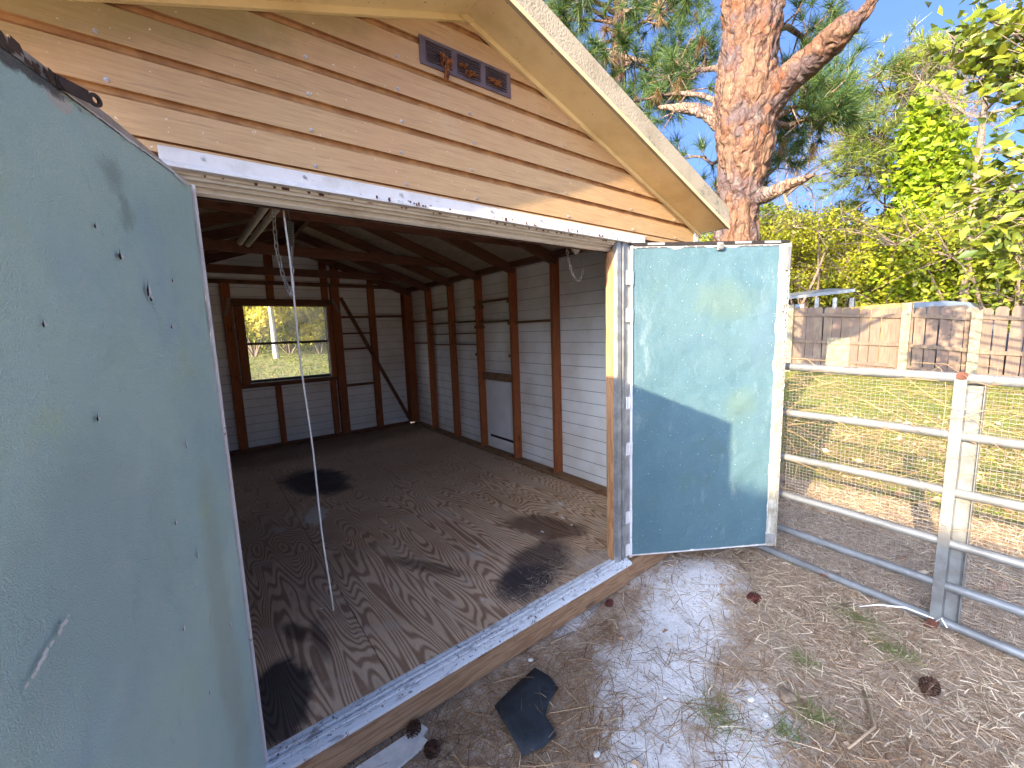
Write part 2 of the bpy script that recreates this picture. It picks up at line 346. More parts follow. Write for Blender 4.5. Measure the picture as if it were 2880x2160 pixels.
M['litter'] = leafmat('brown_needle_litter', [(0.38, 0.22, 0.11), (0.23, 0.12, 0.055), (0.48, 0.32, 0.18), (0.12, 0.06, 0.03), (0.56, 0.43, 0.28)], 0.05, 0.75)
M['straw'] = leafmat('bleached_dry_grass', [(0.60, 0.46, 0.31), (0.72, 0.60, 0.44), (0.40, 0.28, 0.17), (0.52, 0.40, 0.27), (0.20, 0.12, 0.07)], 0.15, 0.8)
M['grass'] = leafmat('lawn_grass_blades', [(0.10, 0.16, 0.015), (0.19, 0.24, 0.02), (0.25, 0.23, 0.045), (0.08, 0.13, 0.015), (0.30, 0.22, 0.08)], 0.35, 0.7)
M['greengrass'] = leafmat('green_grass_tuft', [(0.12, 0.17, 0.04), (0.20, 0.24, 0.07), (0.34, 0.32, 0.13)], 0.35, 0.6)
M['deadleaf'] = leafmat('dead_leaves', [(0.30, 0.16, 0.08), (0.45, 0.33, 0.22), (0.20, 0.09, 0.045), (0.55, 0.46, 0.34)], 0.1, 0.7)
M['cone'] = simple('pine_cone_scales', (0.10, 0.045, 0.025), 0.8, 0, 0.5, 40)
M['cone_red'] = simple('pine_cone_red', (0.15, 0.03, 0.02), 0.8, 0, 0.5, 40)
M['mat'] = simple('black_rubber_sheet', (0.022, 0.030, 0.040), 0.7, 0, 0.4, 15, 0.5, 260)
M['board_white'] = simple('white_painted_scrap', (0.72, 0.70, 0.65), 0.6, 0, 0.25, 14)
# ground
g = N('ground_soil')
sp = g.n('ShaderNodeSeparateXYZ'); g.l(g.pos, sp.inputs[0])
near = g.mix(g.step(g.noise(30, 5, 0.7), 0.35, 0.65), (0.36, 0.255, 0.175), (0.54, 0.42, 0.31))
near = g.mix(g.math('MULTIPLY', g.step(g.noise(90, 4, 0.7), 0.5, 0.66), 0.6), near, (0.15, 0.095, 0.065))
grs = g.mix(g.step(g.noise(1.2, 5, 0.65), 0.4, 0.62), (0.16, 0.19, 0.025), (0.25, 0.19, 0.065))
grs = g.mix(g.math('MULTIPLY', g.step(g.noise(14, 4, 0.7), 0.5, 0.7), 0.5), grs, (0.10, 0.11, 0.03))
fx = g.step(g.math('ADD', sp.outputs[0], g.math('MULTIPLY', g.noise(2, 3), 1.5)), 4.2, 6.2)
fy = g.step(sp.outputs[1], 5.0, 7.0)
col = g.mix(g.math('MAXIMUM', fx, fy), near, grs)
sand = g.mix(g.step(g.noise(16, 6, 0.75), 0.35, 0.7), (0.80, 0.77, 0.74), (0.64, 0.60, 0.56))
sand = g.mix(g.step(g.noise(75, 4, 0.7), 0.60, 0.66), sand, (0.16, 0.12, 0.10))
SANDS = (((2.28, -0.27), (0.36, 0.20), -0.3), ((1.85, -0.42), (0.42, 0.22), 0.1), ((1.45, -0.55), (0.30, 0.25), 0.2), ((1.15, -0.74), (0.30, 0.17), 0.3), ((1.62, -0.92), (0.16, 0.13), 0.4), ((1.45, -0.05), (0.16, 0.05), 0.1), ((1.3, -1.0), (0.34, 0.14), 0.5))
mk = None
for c, r, a in SANDS:
    k = g.spot(c, r, a, 0.8, 8, 0.6); mk = k if mk is None else g.math('MAXIMUM', mk, k)
col = g.mix(mk, col, sand)
g.bump(g.math('ADD', g.noise(30, 6, 0.7), g.noise(110, 3, 0.7)), 0.7, 0.012)
M['ground'] = g.out(col, 0.95)
g = N('fence_wood'); ob = g.obr()
f = g.noise(5, 5, 0.7, g.vec((6, 6, 0.6)))
col = g.mix(g.step(f, 0.35, 0.7), (0.18, 0.130, 0.085), (0.10, 0.072, 0.050))
col = g.mix(g.math('MULTIPLY', ob, 0.7), col, (0.12, 0.075, 0.06))
col = g.mix(g.math('MULTIPLY', g.step(g.noise(2, 4), 0.5, 0.7), 0.5), col, (0.25, 0.19, 0.13))
M['fence'] = g.out(col, 0.85)
M['fencepost'] = simple('fence_post_wood', (0.26, 0.22, 0.14), 0.85, 0, 0.4, 10)
M['yellowwood'] = simple('fresh_yellow_boards', (0.42, 0.27, 0.07), 0.8, 0, 0.3, 6)
M['carpaint'] = simple('grey_car_paint', (0.12, 0.15, 0.19), 0.25, 0.4, 0.1, 2, 0)
M['greyroof'] = simple('grey_metal_roof', (0.22, 0.235, 0.25), 0.5, 0.3, 0.25, 3)
M['stucco'] = simple('pale_house_wall', (0.55, 0.52, 0.47), 0.85, 0, 0.1, 4)

# ------------------------------------------------------------------ mesh helpers
class MB:
    def __init__(s): s.v = []; s.f = []; s.mi = []
    def add(s, vs, fs, mi=0):
        o = len(s.v); s.v += [tuple(v) for v in vs]; s.f += [tuple(i+o for i in f) for f in fs]; s.mi += [mi]*len(fs)
    def box(s, a, b, mi=0):
        (x0, y0, z0), (x1, y1, z1) = a, b
        s.add([(x0,y0,z0),(x1,y0,z0),(x1,y1,z0),(x0,y1,z0),(x0,y0,z1),(x1,y0,z1),(x1,y1,z1),(x0,y1,z1)],
              [(0,3,2,1),(4,5,6,7),(0,1,5,4),(1,2,6,5),(2,3,7,6),(3,0,4,7)], mi)
    def bar(s, p, q, w, h, upv=(0, 0, 1), mi=0, off=(0, 0)):
        """box from p to q with width w (side) and height h (towards up)"""
        p = Vector(p); q = Vector(q); d = (q-p).normalized(); U = Vector(upv); sd = d.cross(U).normalized(); U = sd.cross(d)
        vs = []
        for c in (p, q):
            for a, b in ((-1,-1),(1,-1),(1,1),(-1,1)):
                vs.append(c + sd*(a*w/2+off[0]) + U*(b*h/2+off[1]))
        s.add(vs, [(0,1,2,3),(7,6,5,4),(0,4,5,1),(1,5,6,2),(2,6,7,3),(3,7,4,0)], mi)
    def prism(s, poly, ax, a, b, mi=0, mis=None):
        """extrude a 2-D polygon along axis ax (0,1,2) from a to b"""
        n = len(poly)
        def mk(p, t):
            q = list(p); q.insert(ax, t); return tuple(q)
        o = len(s.v); s.v += [mk(p, a) for p in poly] + [mk(p, b) for p in poly]
        for i in range(n):
            s.f.append((o+i, o+(i+1) % n, o+n+(i+1) % n, o+n+i)); s.mi.append(mis[i] if mis else mi)
        s.f.append(tuple(o+i for i in range(n))[::-1]); s.mi.append(mi)
        s.f.append(tuple(o+n+i for i in range(n))); s.mi.append(mi)
    def tube(s, pts, rad, n=8, mi=0, cap=True):
        pts = [Vector(p) for p in pts]; k = len(pts)
        rad = [rad]*k if isinstance(rad, (int, float)) else rad
        o = len(s.v); prev = None
        for i, p in enumerate(pts):
            d = (pts[min(i+1, k-1)] - pts[max(i-1, 0)]).normalized()
            if prev is None: a = d.orthogonal().normalized()
            else: a = (prev - d*prev.dot(d)); a = a.normalized() if a.length > 1e-6 else d.orthogonal().normalized()
            prev = a; b = d.cross(a)
            for j in range(n):
                t = 2*pi*j/n; s.v.append(tuple(p + (a*cos(t)+b*sin(t))*rad[i]))
        for i in range(k-1):
            for j in range(n):
                s.f.append((o+i*n+j, o+i*n+(j+1) % n, o+(i+1)*n+(j+1) % n, o+(i+1)*n+j)); s.mi.append(mi)
        if cap:
            s.f.append(tuple(o+j for j in range(n))[::-1]); s.mi.append(mi)
            s.f.append(tuple(o+(k-1)*n+j for j in range(n))); s.mi.append(mi)
    def build(s, name, mats, parent=None, smooth=False, loc=None, bevel=0):
        if not isinstance(mats, (list, tuple)): mats = [mats]
        me = bpy.data.meshes.new(name)
        o = bpy.data.objects.new(name, me); COL.objects.link(o)
        L = Vector(loc) if loc is not None else Vector((0, 0, 0))
        W = L.copy()
        if parent is not None: o.parent = parent; W = wl(parent) + L
        o.location = L
        me.from_pydata([(v[0]-W.x, v[1]-W.y, v[2]-W.z) for v in s.v], [], s.f)
        for mt in mats: me.materials.append(M[mt])
        if len(mats) > 1: me.polygons.foreach_set('material_index', s.mi)
        if smooth: me.polygons.foreach_set('use_smooth', [True]*len(me.polygons))
        if bevel:
            bv = o.modifiers.new('bevel', 'BEVEL'); bv.width = bevel; bv.segments = 1; bv.limit_method = 'ANGLE'
        me.update(); return o
def wl(o):
    v = Vector((0, 0, 0))
    while o is not None: v += o.location; o = o.parent
    return v
def tag(o, label=None, cat=None, group=None, kind=None):
    for k, v in (('label', label), ('category', cat), ('group', group), ('kind', kind)):
        if v: o[k] = v
    return o
def thing(name, loc, label, cat, group=None):
    o = bpy.data.objects.new(name, None); COL.objects.link(o); o.location = loc; o.empty_display_size = 0.1
    return tag(o, label, cat, group)
def raw(name, verts, faces, mats, parent=None, mi=None, smooth=False):
    """big meshes from numpy arrays; faces (n,3) or (n,4)"""
    me = bpy.data.meshes.new(name); verts = np.asarray(verts, dtype=np.float32); faces = np.asarray(faces, dtype=np.int32)
    o = bpy.data.objects.new(name, me); COL.objects.link(o)
    if parent is not None: o.parent = parent; verts = verts - np.array(wl(parent), dtype=np.float32)
    n, k = faces.shape
    me.vertices.add(len(verts)); me.vertices.foreach_set('co', verts.ravel())
    me.loops.add(n*k); me.loops.foreach_set('vertex_index', faces.ravel())
    me.polygons.add(n); me.polygons.foreach_set('loop_start', np.arange(n, dtype=np.int32)*k)
    if mi is not None: me.polygons.foreach_set('material_index', np.asarray(mi, dtype=np.int32))
    if smooth: me.polygons.foreach_set('use_smooth', np.ones(n, dtype=bool))
    for mt in (mats if isinstance(mats, (list, tuple)) else [mats]): me.materials.append(M[mt])
    me.update(calc_edges=True); me.validate(); return o

def unit(v): return v/np.maximum(np.linalg.norm(v, axis=-1, keepdims=True), 1e-9)
def leaves(centers, size, flat=0.0, bias=None, asp=0.55, fold=0.25):
    """folded 4-vert leaves (2 triangles each) at the given centres -> verts, faces"""
    n = len(centers); d = unit(rng.normal(size=(n, 3)) + (0 if bias is None else np.asarray(bias)))
    r = rng.normal(size=(n, 3)); 
    if flat: r[:, 2] *= (1-flat); d[:, 2] *= (1-flat); d = unit(d)
    sd = unit(np.cross(d, r)); nn = np.cross(d, sd)
    L = (size*(0.6+0.8*rng.random(n)))[:, None] if np.isscalar(size) else (size*(0.6+0.8*rng.random(n)))[:, None]
    a = centers - d*L*0.5; b = centers + d*L*0.5
    c1 = centers + sd*L*asp*0.5 + nn*L*fold*0.3; c2 = centers - sd*L*asp*0.5 + nn*L*fold*0.3
    v = np.stack([a, c1, b, c2], 1).reshape(-1, 3)
    i = np.arange(n)*4
    f = np.concatenate([np.stack([i, i+1, i+2], 1), np.stack([i, i+2, i+3], 1)], 1).reshape(-1, 3)
    return v, f
def strips(p0, d, L, wdt, bend, seg=3, side=None):
    """thin curved strips: start, direction, length, width, bend vector -> verts, quads"""
    n = len(p0); t = np.linspace(0, 1, seg+1)[None, :, None]
    if side is None: side = unit(np.cross(d, np.array([0, 0, 1.0]) + 0.3*rng.normal(size=(n, 3))))
    c = p0[:, None] + d[:, None]*L[:, None, None]*t + bend[:, None]*(t**2)*L[:, None, None]
    ww = (wdt[:, None, None] if not np.isscalar(wdt) else wdt)*(1-0.75*t**2)*0.5
    a = c + side[:, None]*ww; b = c - side[:, None]*ww
    v = np.stack([a, b], 2).reshape(-1, 3)
    base = (np.arange(n)*(seg+1)*2)[:, None] + np.arange(seg)[None]*2
    f = np.stack([base, base+1, base+3, base+2], -1).reshape(-1, 4)
    return v, f
def cat(parts):
    V = []; F = []; o = 0
    for v, f in parts: V.append(v); F.append(f+o); o += len(v)
    return np.concatenate(V), np.concatenate(F)

# ------------------------------------------------------------------ ground
def gz(x, y):
    x = np.asarray(x, dtype=float); y = np.asarray(y, dtype=float)
    z = -0.17 + 0.016*np.clip(y-6, 0, 60) + 0.008*np.clip(x-6, 0, 20)
    z = z + 0.055*np.exp(-(((x-2.25)/0.35)**2 + ((y+0.30)/0.22)**2)) - 0.02*np.exp(-(((x-1.2)/0.5)**2 + ((y+0.2)/0.15)**2))
    z = z + 0.012*np.sin(x*2.1+y*1.3)*np.cos(y*2.7-x) + 0.006*np.sin(x*7.3)*np.sin(y*8.1+1)
    z = z - 0.022*np.exp(-((x-2.9)/0.35)**2)*(y < 0.6)
    return z
xs = np.unique(np.concatenate([np.linspace(-60, -2, 20), np.linspace(-2, 8, 220), np.linspace(8, 20, 40), np.linspace(20, 220, 30)]))
ys = np.unique(np.concatenate([np.linspace(-60, -3, 20), np.linspace(-3, 1.5, 110), np.linspace(1.5, 20, 50), np.linspace(20, 220, 30)]))
GX, GY = np.meshgrid(xs, ys, indexing='ij'); Z = gz(GX, GY)
under = (GX > -0.8) & (GX < 2.62) & (GY > 0.15) & (GY < 4.6); Z = np.where(under, Z-0.06, Z)
nx, ny = len(xs), len(ys); I = np.arange(nx*ny).reshape(nx, ny)
q = np.stack([I[:-1, :-1], I[1:, :-1], I[1:, 1:], I[:-1, 1:]], -1).reshape(-1, 4)
tag(raw('ground', np.stack([GX, GY, Z], -1).reshape(-1, 3), q, 'ground', smooth=True), 'sandy yard strewn with pine needles and dry grass', kind='structure')

# ------------------------------------------------------------------ the shed
XL, XR, YB = -0.843, 2.675, 4.68
OW, OH = 1.84, 1.85
def zr(x): return 2.658 - 0.343*abs(x-0.916)          # underside of roof at the wall line
shed = thing('shed', (0.916, 2.3, 0), 'tan metal sided garden shed with wide open double doors and gable roof', 'shed')
sp_ = dict(parent=shed)
H = 0.1072
def course_poly(z0, z1, out, sgn):
    """2-D section (depth, z) of one siding course; sgn=-1 when outside is towards negative depth"""
    h = z1-z0
    pts = [(out+sgn*0.016, z0), (out+sgn*0.016, z0+h*0.78), (out+sgn*0.004, z0+h*0.88), (out+sgn*0.003, z1), (out-sgn*0.002, z1), (out-sgn*0.002, z0+0.003), (out-sgn*0.005, z0)]
    return pts
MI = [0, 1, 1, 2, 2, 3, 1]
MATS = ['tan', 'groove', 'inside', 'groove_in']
# front gable courses above the door opening and beside it
zc0 = 1.962 - 2*H
z = zc0 - 0*H
z = 1.962 - 1*H + 0.02
k = 0
zlist = [1.898] + [1.962 + H*i for i in range(0, 7)]
def gable_course(z0, z1, Y, out_sgn, name='siding_board', skip=None, mats=MATS):
    x0 = XL if z0 < zr(XL) else 0.916-(2.658-z0)/0.343
    x1 = XR if z0 < zr(XR) else 0.916+(2.658-z0)/0.343
    if x1-x0 < 0.08: return
    segs = [(x0, x1)]
    if skip:
        a, b = skip; segs = [(x0, a), (b, x1)]
    for (sa, sb) in segs:
        mb = MB(); h = z1-z0
        pts = course_poly(z0, z1, Y, out_sgn)
        # x-extent narrows with height under the roof slope
        def xa(zv): return max(sa, 0.916-(2.662-zv)/0.343) if not skip else sa
        def xb(zv): return min(sb, 0.916+(2.662-zv)/0.343) if not skip else sb
        n = len(pts); vs = [(xa(p[1]), p[0], p[1]) for p in pts] + [(xb(p[1]), p[0], p[1]) for p in pts]
        o = len(mb.v); mb.v += vs
        for i in range(n):
            mb.f.append((i, (i+1) % n, n+(i+1) % n, n+i)); mb.mi.append(MI[i])
        mb.f.append(tuple(range(n))[::-1]); mb.mi.append(0); mb.f.append(tuple(range(n, 2*n))); mb.mi.append(0)
        mb.build(name, mats, shed)
gable_course(1.93, 1.962, -0.0, -1)
for i in range(7):
    gable_course(1.962+H*i, 1.962+H*(i+1), -0.0, -1)
# strips of siding either side of the opening
zz = -0.02
while zz < 1.90:
    for a, b in ((XL, -0.075), (1.93, XR)):
        mb = MB(); pts = course_poly(zz, min(zz+H, 1.93), 0, -1); mb.prism([(p[0], p[1]) for p in pts], 0, a, b, 0, MI); mb.build('siding_board', MATS, shed)
    zz += H
# back gable wall, seen from inside; window hole x .45..1.42, z .91..1.85
WX0, WX1, WZ0, WZ1 = 0.40, 1.47, 0.875, 1.875
Hi = 0.1085
zz = 0.015
while zz < 2.64:
    z1 = zz+Hi
    mid = (zz+z1)/2
    x0 = max(XL, 0.916-(2.66-zz)/0.343); x1 = min(XR, 0.916+(2.66-zz)/0.343)
    spans = [(x0, x1)] if not (mid > WZ0 and mid < WZ1) else [(x0, WX0), (WX1, x1)]
    for a, b in spans:
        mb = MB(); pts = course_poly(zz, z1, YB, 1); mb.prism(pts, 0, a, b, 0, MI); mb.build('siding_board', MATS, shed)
    zz = z1
# side walls
zz = 0.0
while zz < 2.07:
    for X, sg in ((XR, 1), (XL, -1)):
        mb = MB(); pts = [(p[0], p[1]) for p in course_poly(zz, min(zz+Hi, 2.09), X, sg)]
        n = len(pts); mb.v = [(p[0], 0.0, p[1]) for p in pts] + [(p[0], YB, p[1]) for p in pts]
        for i in range(n): mb.f.append((i, (i+1) % n, n+(i+1) % n, n+i)); mb.mi.append(MI[i])
        mb.f.append(tuple(range(n))[::-1]); mb.mi.append(0); mb.f.append(tuple(range(n, 2*n))); mb.mi.append(0)
        mb.build('siding_board', MATS, shed)
    zz += Hi
# corner trims
for X in (XL, XR):
    for Y in (0.0, YB):
        mb = MB(); mb.box((X-0.022, Y-0.022, -0.03), (X+0.022, Y+0.022, zr(X)-0.02)); mb.build('corner_trim', 'flash', shed)

def stud(x0, x1, y0, y1, z0, z1, name='stud', mat='stud', lean=0.0):
    mb = MB(); mb.box((x0, y0, z0), (x1, y1, z1))
    c = ((x0+x1)/2, (y0+y1)/2, z0)
    o = mb.build(name, mat, shed, loc=Vector(c)-wl(shed), bevel=0.003)
    if lean: o.rotation_euler = (0, lean, 0)
    return o
# right wall framing (inner faces at x 2.575)
xi = 2.575
for y in (1.275, 1.905, 2.56, 3.215, 3.86):
    stud(xi, XR-0.012, y, y+0.042, 0.045, 2.07, lean=0)
stud(xi-0.02, XR-0.012, 0.012, 0.10, 0.045, 2.07); stud(xi-0.04, XR-0.012, YB-0.16, YB-0.012, 0.045, 2.3)
stud(xi, XR-0.012, 0.62, 0.655, 1.80, 2.07)
mb = MB(); mb.box((xi-0.004, 0.10, 0.003), (XR-0.010, YB-0.165, 0.044)); mb.build('sole_plate', 'plate', shed, bevel=0.003)
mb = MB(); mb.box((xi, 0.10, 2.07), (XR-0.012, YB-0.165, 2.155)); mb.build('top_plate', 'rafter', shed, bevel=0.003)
# left wall framing (seen from other positions)
for y in (0.62, 1.275, 1.905, 2.56, 3.215, 3.86):
    stud(XL+0.012, XL+0.10, y, y+0.042, 0.045, 2.07)
mb = MB(); mb.box((XL+0.01, 0.10, 0.003), (XL+0.10, YB-0.10, 0.044)); mb.build('sole_plate', 'plate', shed)
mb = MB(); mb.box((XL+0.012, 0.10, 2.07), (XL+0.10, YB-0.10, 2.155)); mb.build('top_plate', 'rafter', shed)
# back wall framing, faces at y 4.59
yb0, yb1 = 4.59, YB-0.012
stud(0.245, 0.345, yb0, yb1, 0.045, 2.115); stud(0.365, 0.445, yb0+0.004, yb1, 0.87, 1.848)
stud(-0.40, -0.36, yb0, yb1, 0.045, 2.115); stud(XL+0.012, XL+0.10, yb0, yb1, 0.045, 2.115)
stud(0.745, 0.835, yb0+0.02, yb1, 2.165, 2.55); stud(0.735, 0.815, yb0+0.02, yb1, 1.94, 2.115)
stud(1.39, 1.47, yb0+0.02, yb1, 1.94, 2.115); stud(1.39, 1.475, yb0+0.02, yb1, 2.165, 2.48)
stud(1.50, 1.61, yb0-0.004, yb1, 0.045, 2.115); stud(1.53, 1.63, yb0+0.01, yb1, 2.165, 2.42)
stud(2.02, 2.105, yb0, yb1, 0.045, 2.115); stud(2.03, 2.11, yb0+0.01, yb1, 2.165, 2.25)
stud(0.72, 0.785, yb0+0.01, yb1, 0.045, 0.815); stud(1.40, 1.47, yb0+0.006, yb1, 0.045, 0.815)
stud(1.432, 1.492, yb0+0.002, yb1-0.03, 0.87, 1.85)
for a, b, z0, z1, nm in ((XL+0.1, xi-0.045, 2.118, 2.163, 'top_plate'), (0.348, 1.497, 1.852, 1.935, 'window_header'), (0.348, 1.497, 0.818, 0.868, 'window_sill'),
                     (XL+0.1, xi-0.045, 0.003, 0.044, 'sole_plate'), (1.612, 2.018, 1.685, 1.715, 'blocking'), (1.612, 2.018, 1.455, 1.478, 'blocking'),
                     (1.612, 2.018, 1.232, 1.258, 'blocking'), (1.612, 2.018, 0.705, 0.735, 'blocking'), (2.108, 2.53, 1.69, 1.72, 'blocking')):
    mb = MB(); mb.box((a, yb0+0.002, z0), (b, yb1, z1)); mb.build(nm, 'plate_x', shed, bevel=0.002)
mb = MB(); mb.bar((1.60, yb0-0.012, 1.98), (2.53, yb0-0.012, 0.10), 0.006, 0.055, (0, 1, 0)); mb.v = [v for v in mb.v]
mb = MB(); mb.bar((1.62, yb0-0.010, 1.97), (2.52, yb0-0.010, 0.10), 0.05, 0.014, (0, 1, 0)); mb.build('diagonal_brace', 'plate_x', shed)
# perforated hinge straps left and right of the window
for (xa, za), (xb, zb) in (((0.322, 1.935), (0.270, 1.715)), ((1.505, 1.945), (1.59, 1.755))):
    mb = MB()
    for i in range(5):
        t0, t1 = i/5, (i+0.62)/5
        mb.bar((xa+(xb-xa)*t0, yb0-0.02, za+(zb-za)*t0), (xa+(xb-xa)*t1, yb0-0.02, za+(zb-za)*t1), 0.032, 0.004, (0, 1, 0))
    mb.bar((xa, yb0-0.016, za), (xb, yb0-0.016, zb), 0.012, 0.003, (0, 1, 0)); mb.build('metal_strap', 'galv', shed)
# window in the back wall
win = MB(); t = 0.028
win.box((0.447, YB-0.05, 0.875), (1.430, YB+0.015, 0.912)); win.box((0.447, YB-0.05, 1.846), (1.430, YB+0.015, 1.85+0.0))
win.box((0.447, YB-0.05, 0.912), (0.462, YB+0.015, 1.846)); win.box((1.412, YB-0.05, 0.912), (1.430, YB+0.015, 1.846))
wo = win.build('window', 'frame_dark', shed)
mb = MB(); mb.box((0.462, YB-0.034, 1.358), (1.412, YB-0.004, 1.388)); mb.build('meeting_rail', 'frame_dark', wo)
mb = MB(); mb.box((0.462, YB-0.016, 0.912), (1.412, YB-0.012, 1.357)); mb.build('pane', 'glass', wo)
mb = MB(); mb.box((0.462, YB-0.004, 1.389), (1.412, YB-0.000, 1.846)); mb.build('pane', 'glass', wo)
mb = MB(); mb.box((1.4135, YB-0.075, 0.88), (1.4275, YB-0.051, 1.84)); mb.build('side_track', 'alu', wo)
mb = MB(); mb.box((0.447, YB-0.075, 0.872), (1.4125, YB-0.051, 0.882)); mb.build('sill_track', 'alu', wo)
# right wall shelf cleats, board and pet door
for y0, y1, z, h, d in ((1.32, 1.90, 1.50, 0.022, 0.05), (1.95, 2.555, 1.525, 0.02, 0.075), (1.95, 2.555, 1.755, 0.02, 0.075), (2.605, 3.21, 1.405, 0.014, 0.07), (2.605, 3.21, 1.27, 0.014, 0.07),
                     (3.26, 3.855, 1.405, 0.014, 0.07), (3.26, 3.855, 1.265, 0.014, 0.07), (2.605, 3.21, 1.545, 0.02, 0.06), (3.26, 3.855, 1.545, 0.02, 0.06), (3.90, 4.5, 1.60, 0.02, 0.06), (3.26, 3.855, 1.74, 0.02, 0.06), (3.90, 4.5, 1.28, 0.02, 0.06)):
    mb = MB(); mb.box((XR-0.014-d, y0, z), (XR-0.012, y1, z+h)); mb.build('shelf_cleat', 'plate', shed, bevel=0.002)
for y, z in ((1.945, 1.525), (1.945, 1.755), (1.945, 1.18), (2.602, 1.18), (2.602, 1.50), (2.602, 1.73), (2.515, 1.50), (2.515, 1.73)):
    mb = MB(); mb.box((xi+0.004, y+0.002, z-0.035), (XR-0.03, y+0.040, z-0.002)); mb.build('cleat_block', 'plate', shed)
mb = MB(); mb.box((XR-0.022, 1.952, 0.115), (XR-0.0075, 2.555, 0.862)); wb = mb.build('white_board', 'whitep', shed)
mb = MB(); mb.box((XR-0.060, 1.952, 0.868), (XR-0.0075, 2.555, 0.95)); mb.build('blocking', 'plate', shed, bevel=0.003)
mb = MB()
y0, y1, z0, z1 = 2.00, 2.52, 0.118, 0.235
mb.box((XR-0.030, y0, z0), (XR-0.0225, y1, z0+0.018)); mb.box((XR-0.030, y0, z1-0.018), (XR-0.0225, y1, z1))
mb.box((XR-0.030, y0, z0+0.018), (XR-0.0225, y0+0.03, z1-0.018)); mb.box((XR-0.030, y1-0.03, z0+0.018), (XR-0.0225, y1, z1-0.018)); mb.build('pet_door_frame', 'whitep', shed)
mb = MB(); mb.box((XR-0.025, y0+0.03, z0+0.045), (XR-0.0228, y1-0.03, z1-0.030)); mb.build('pet_door_slot', 'dark', shed)
mb = MB(); mb.box((XR-0.034, y0+0.03, z0+0.020), (XR-0.0305, y1-0.03, z0+0.062)); mb.build('pet_door_flap', 'whitep', shed)

# floor: plywood sheets with open seams
for a, b, c, d in ((XL+0.02, 0.447, 0.036, 1.428), (0.4505, 1.668, 0.036, 1.430), (1.671, XR-0.012, 0.036, 1.429), (XL+0.02, 0.447, 1.432, 3.86), (0.4505, 1.668, 1.4335, 3.86), (1.671, XR-0.012, 1.4325, 3.86),
               (XL+0.02, 1.05, 3.863, YB-0.01), (1.053, XR-0.012, 3.863, YB-0.01)):
    mb = MB(); mb.box((a, c, -0.018), (b, d, 0.0)); mb.build('floor_sheet', 'ply', shed)
for y in np.arange(0.3, 4.6, 0.6):
    mb = MB(); mb.box((XL+0.02, y, -0.11), (XR-0.02, y+0.04, -0.0185)); mb.build('floor_joist', 'plate_x', shed)
for x in (XL+0.25, 0.9, XR-0.35):
    mb = MB(); mb.box((x, -0.02, -0.20), (x+0.1, YB, -0.1105)); mb.build('skid', 'plate', shed)
# ribbed threshold
pr = [(0.036, -0.02), (0.036, 0.004), (0.026, 0.004), (0.024, -0.003), (0.006, -0.004), (0.004, 0.010), (-0.002, 0.010), (-0.004, -0.010), (-0.013, -0.010), (-0.015, 0.004), (-0.026, 0.002), (-0.028, -0.004),
      (-0.034, -0.004), (-0.036, -0.001), (-0.046, -0.004), (-0.062, -0.010), (-0.063, -0.024), (-0.03, -0.026)]
mb = MB(); mb.prism([(p[0], p[1]) for p in pr], 0, -0.05, 1.93); mb.build('threshold', 'sill', shed)
mb = MB(); mb.box((XL-0.01, -0.052, -0.150), (1.915, -0.012, -0.0265)); mb.build('skirt_board', 'skid', shed, bevel=0.005)
mb = MB(); mb.box((1.922, -0.046, -0.145), (XR+0.01, -0.012, -0.022)); mb.build('skirt_board', 'skid', shed, bevel=0.005)
mb = MB(); mb.box((XR-0.03, -0.01, -0.145), (XR+0.010, YB, -0.004)); mb.build('skirt_board', 'plate', shed)
mb = MB(); mb.box((XL-0.01, -0.01, -0.145), (XL+0.02, YB, -0.004)); mb.build('skirt_board', 'plate', shed)
# header: white flashing with a lit drip lip, stepped track below
fl = [(-0.019, 1.948), (-0.022, 1.944), (-0.022, 1.912), (-0.040, 1.897), (-0.040, 1.892), (-0.016, 1.892), (-0.016, 1.948)]
mb = MB(); mb.prism(fl, 0, -0.075, 2.10); mb.build('header_flashing', 'flash', shed)
tr = [(-0.014, 1.892), (-0.014, 1.884), (-0.002, 1.884), (-0.002, 1.876), (0.010, 1.876), (0.010, 1.881), (0.020, 1.881), (0.020, 1.868), (0.034, 1.868), (0.034, 1.873), (0.044, 1.873), (0.044, 1.856), (0.054, 1.850), (0.060, 1.850), (0.060, 1.892)]
mb = MB(); mb.prism(tr, 0, -0.05, 1.93); mb.build('header_track', 'cream', shed)
mb = MB(); mb.box((-0.05, 0.064, 1.853), (1.93, 0.100, 2.0)); mb.build('door_header', 'plate_x', shed)
mb = MB(); mb.box((-0.05, 0.0615, 1.846), (1.93, 0.0635, 1.875)); mb.build('header_gasket', 'dark', shed)
# jambs
def jamb(x, sg):
    pr = [(0, -0.030), (0, 0.050), (sg*0.004, 0.050), (sg*0.004, -0.012), (sg*0.030, -0.012), (sg*0.030, -0.020), (sg*0.038, -0.020), (sg*0.038, -0.006), (sg*0.052, -0.006), (sg*0.052, -0.026), (sg*0.062, -0.026), (sg*0.062, 0.0), (sg*0.09, 0.0), (sg*0.09, -0.030)]
    pr = [(0, -0.024), (sg*0.034, -0.024), (sg*0.034, -0.010), (sg*0.046, -0.010), (sg*0.046, -0.028), (sg*0.056, -0.028), (sg*0.056, -0.006), (sg*0.066, -0.006), (sg*0.066, -0.022), (sg*0.092, -0.022), (sg*0.092, 0.006), (0, 0.006)]
    mb = MB(); mb.prism([(x+p[0], p[1]) for p in pr], 2, -0.015, 1.892); return mb.build('door_jamb', 'alu', shed)
jamb(1.842, 1)
mb = MB(); mb.box((1.9345, -0.0195, -0.01), (1.99, 0.004, 1.885)); mb.build('jamb_filler', 'alu', shed)
mb = MB(); mb.box((1.842, 0.0065, 0.0), (1.862, 0.046, 1.846)); mb.build('door_post', 'jambwood', shed, bevel=0.002)
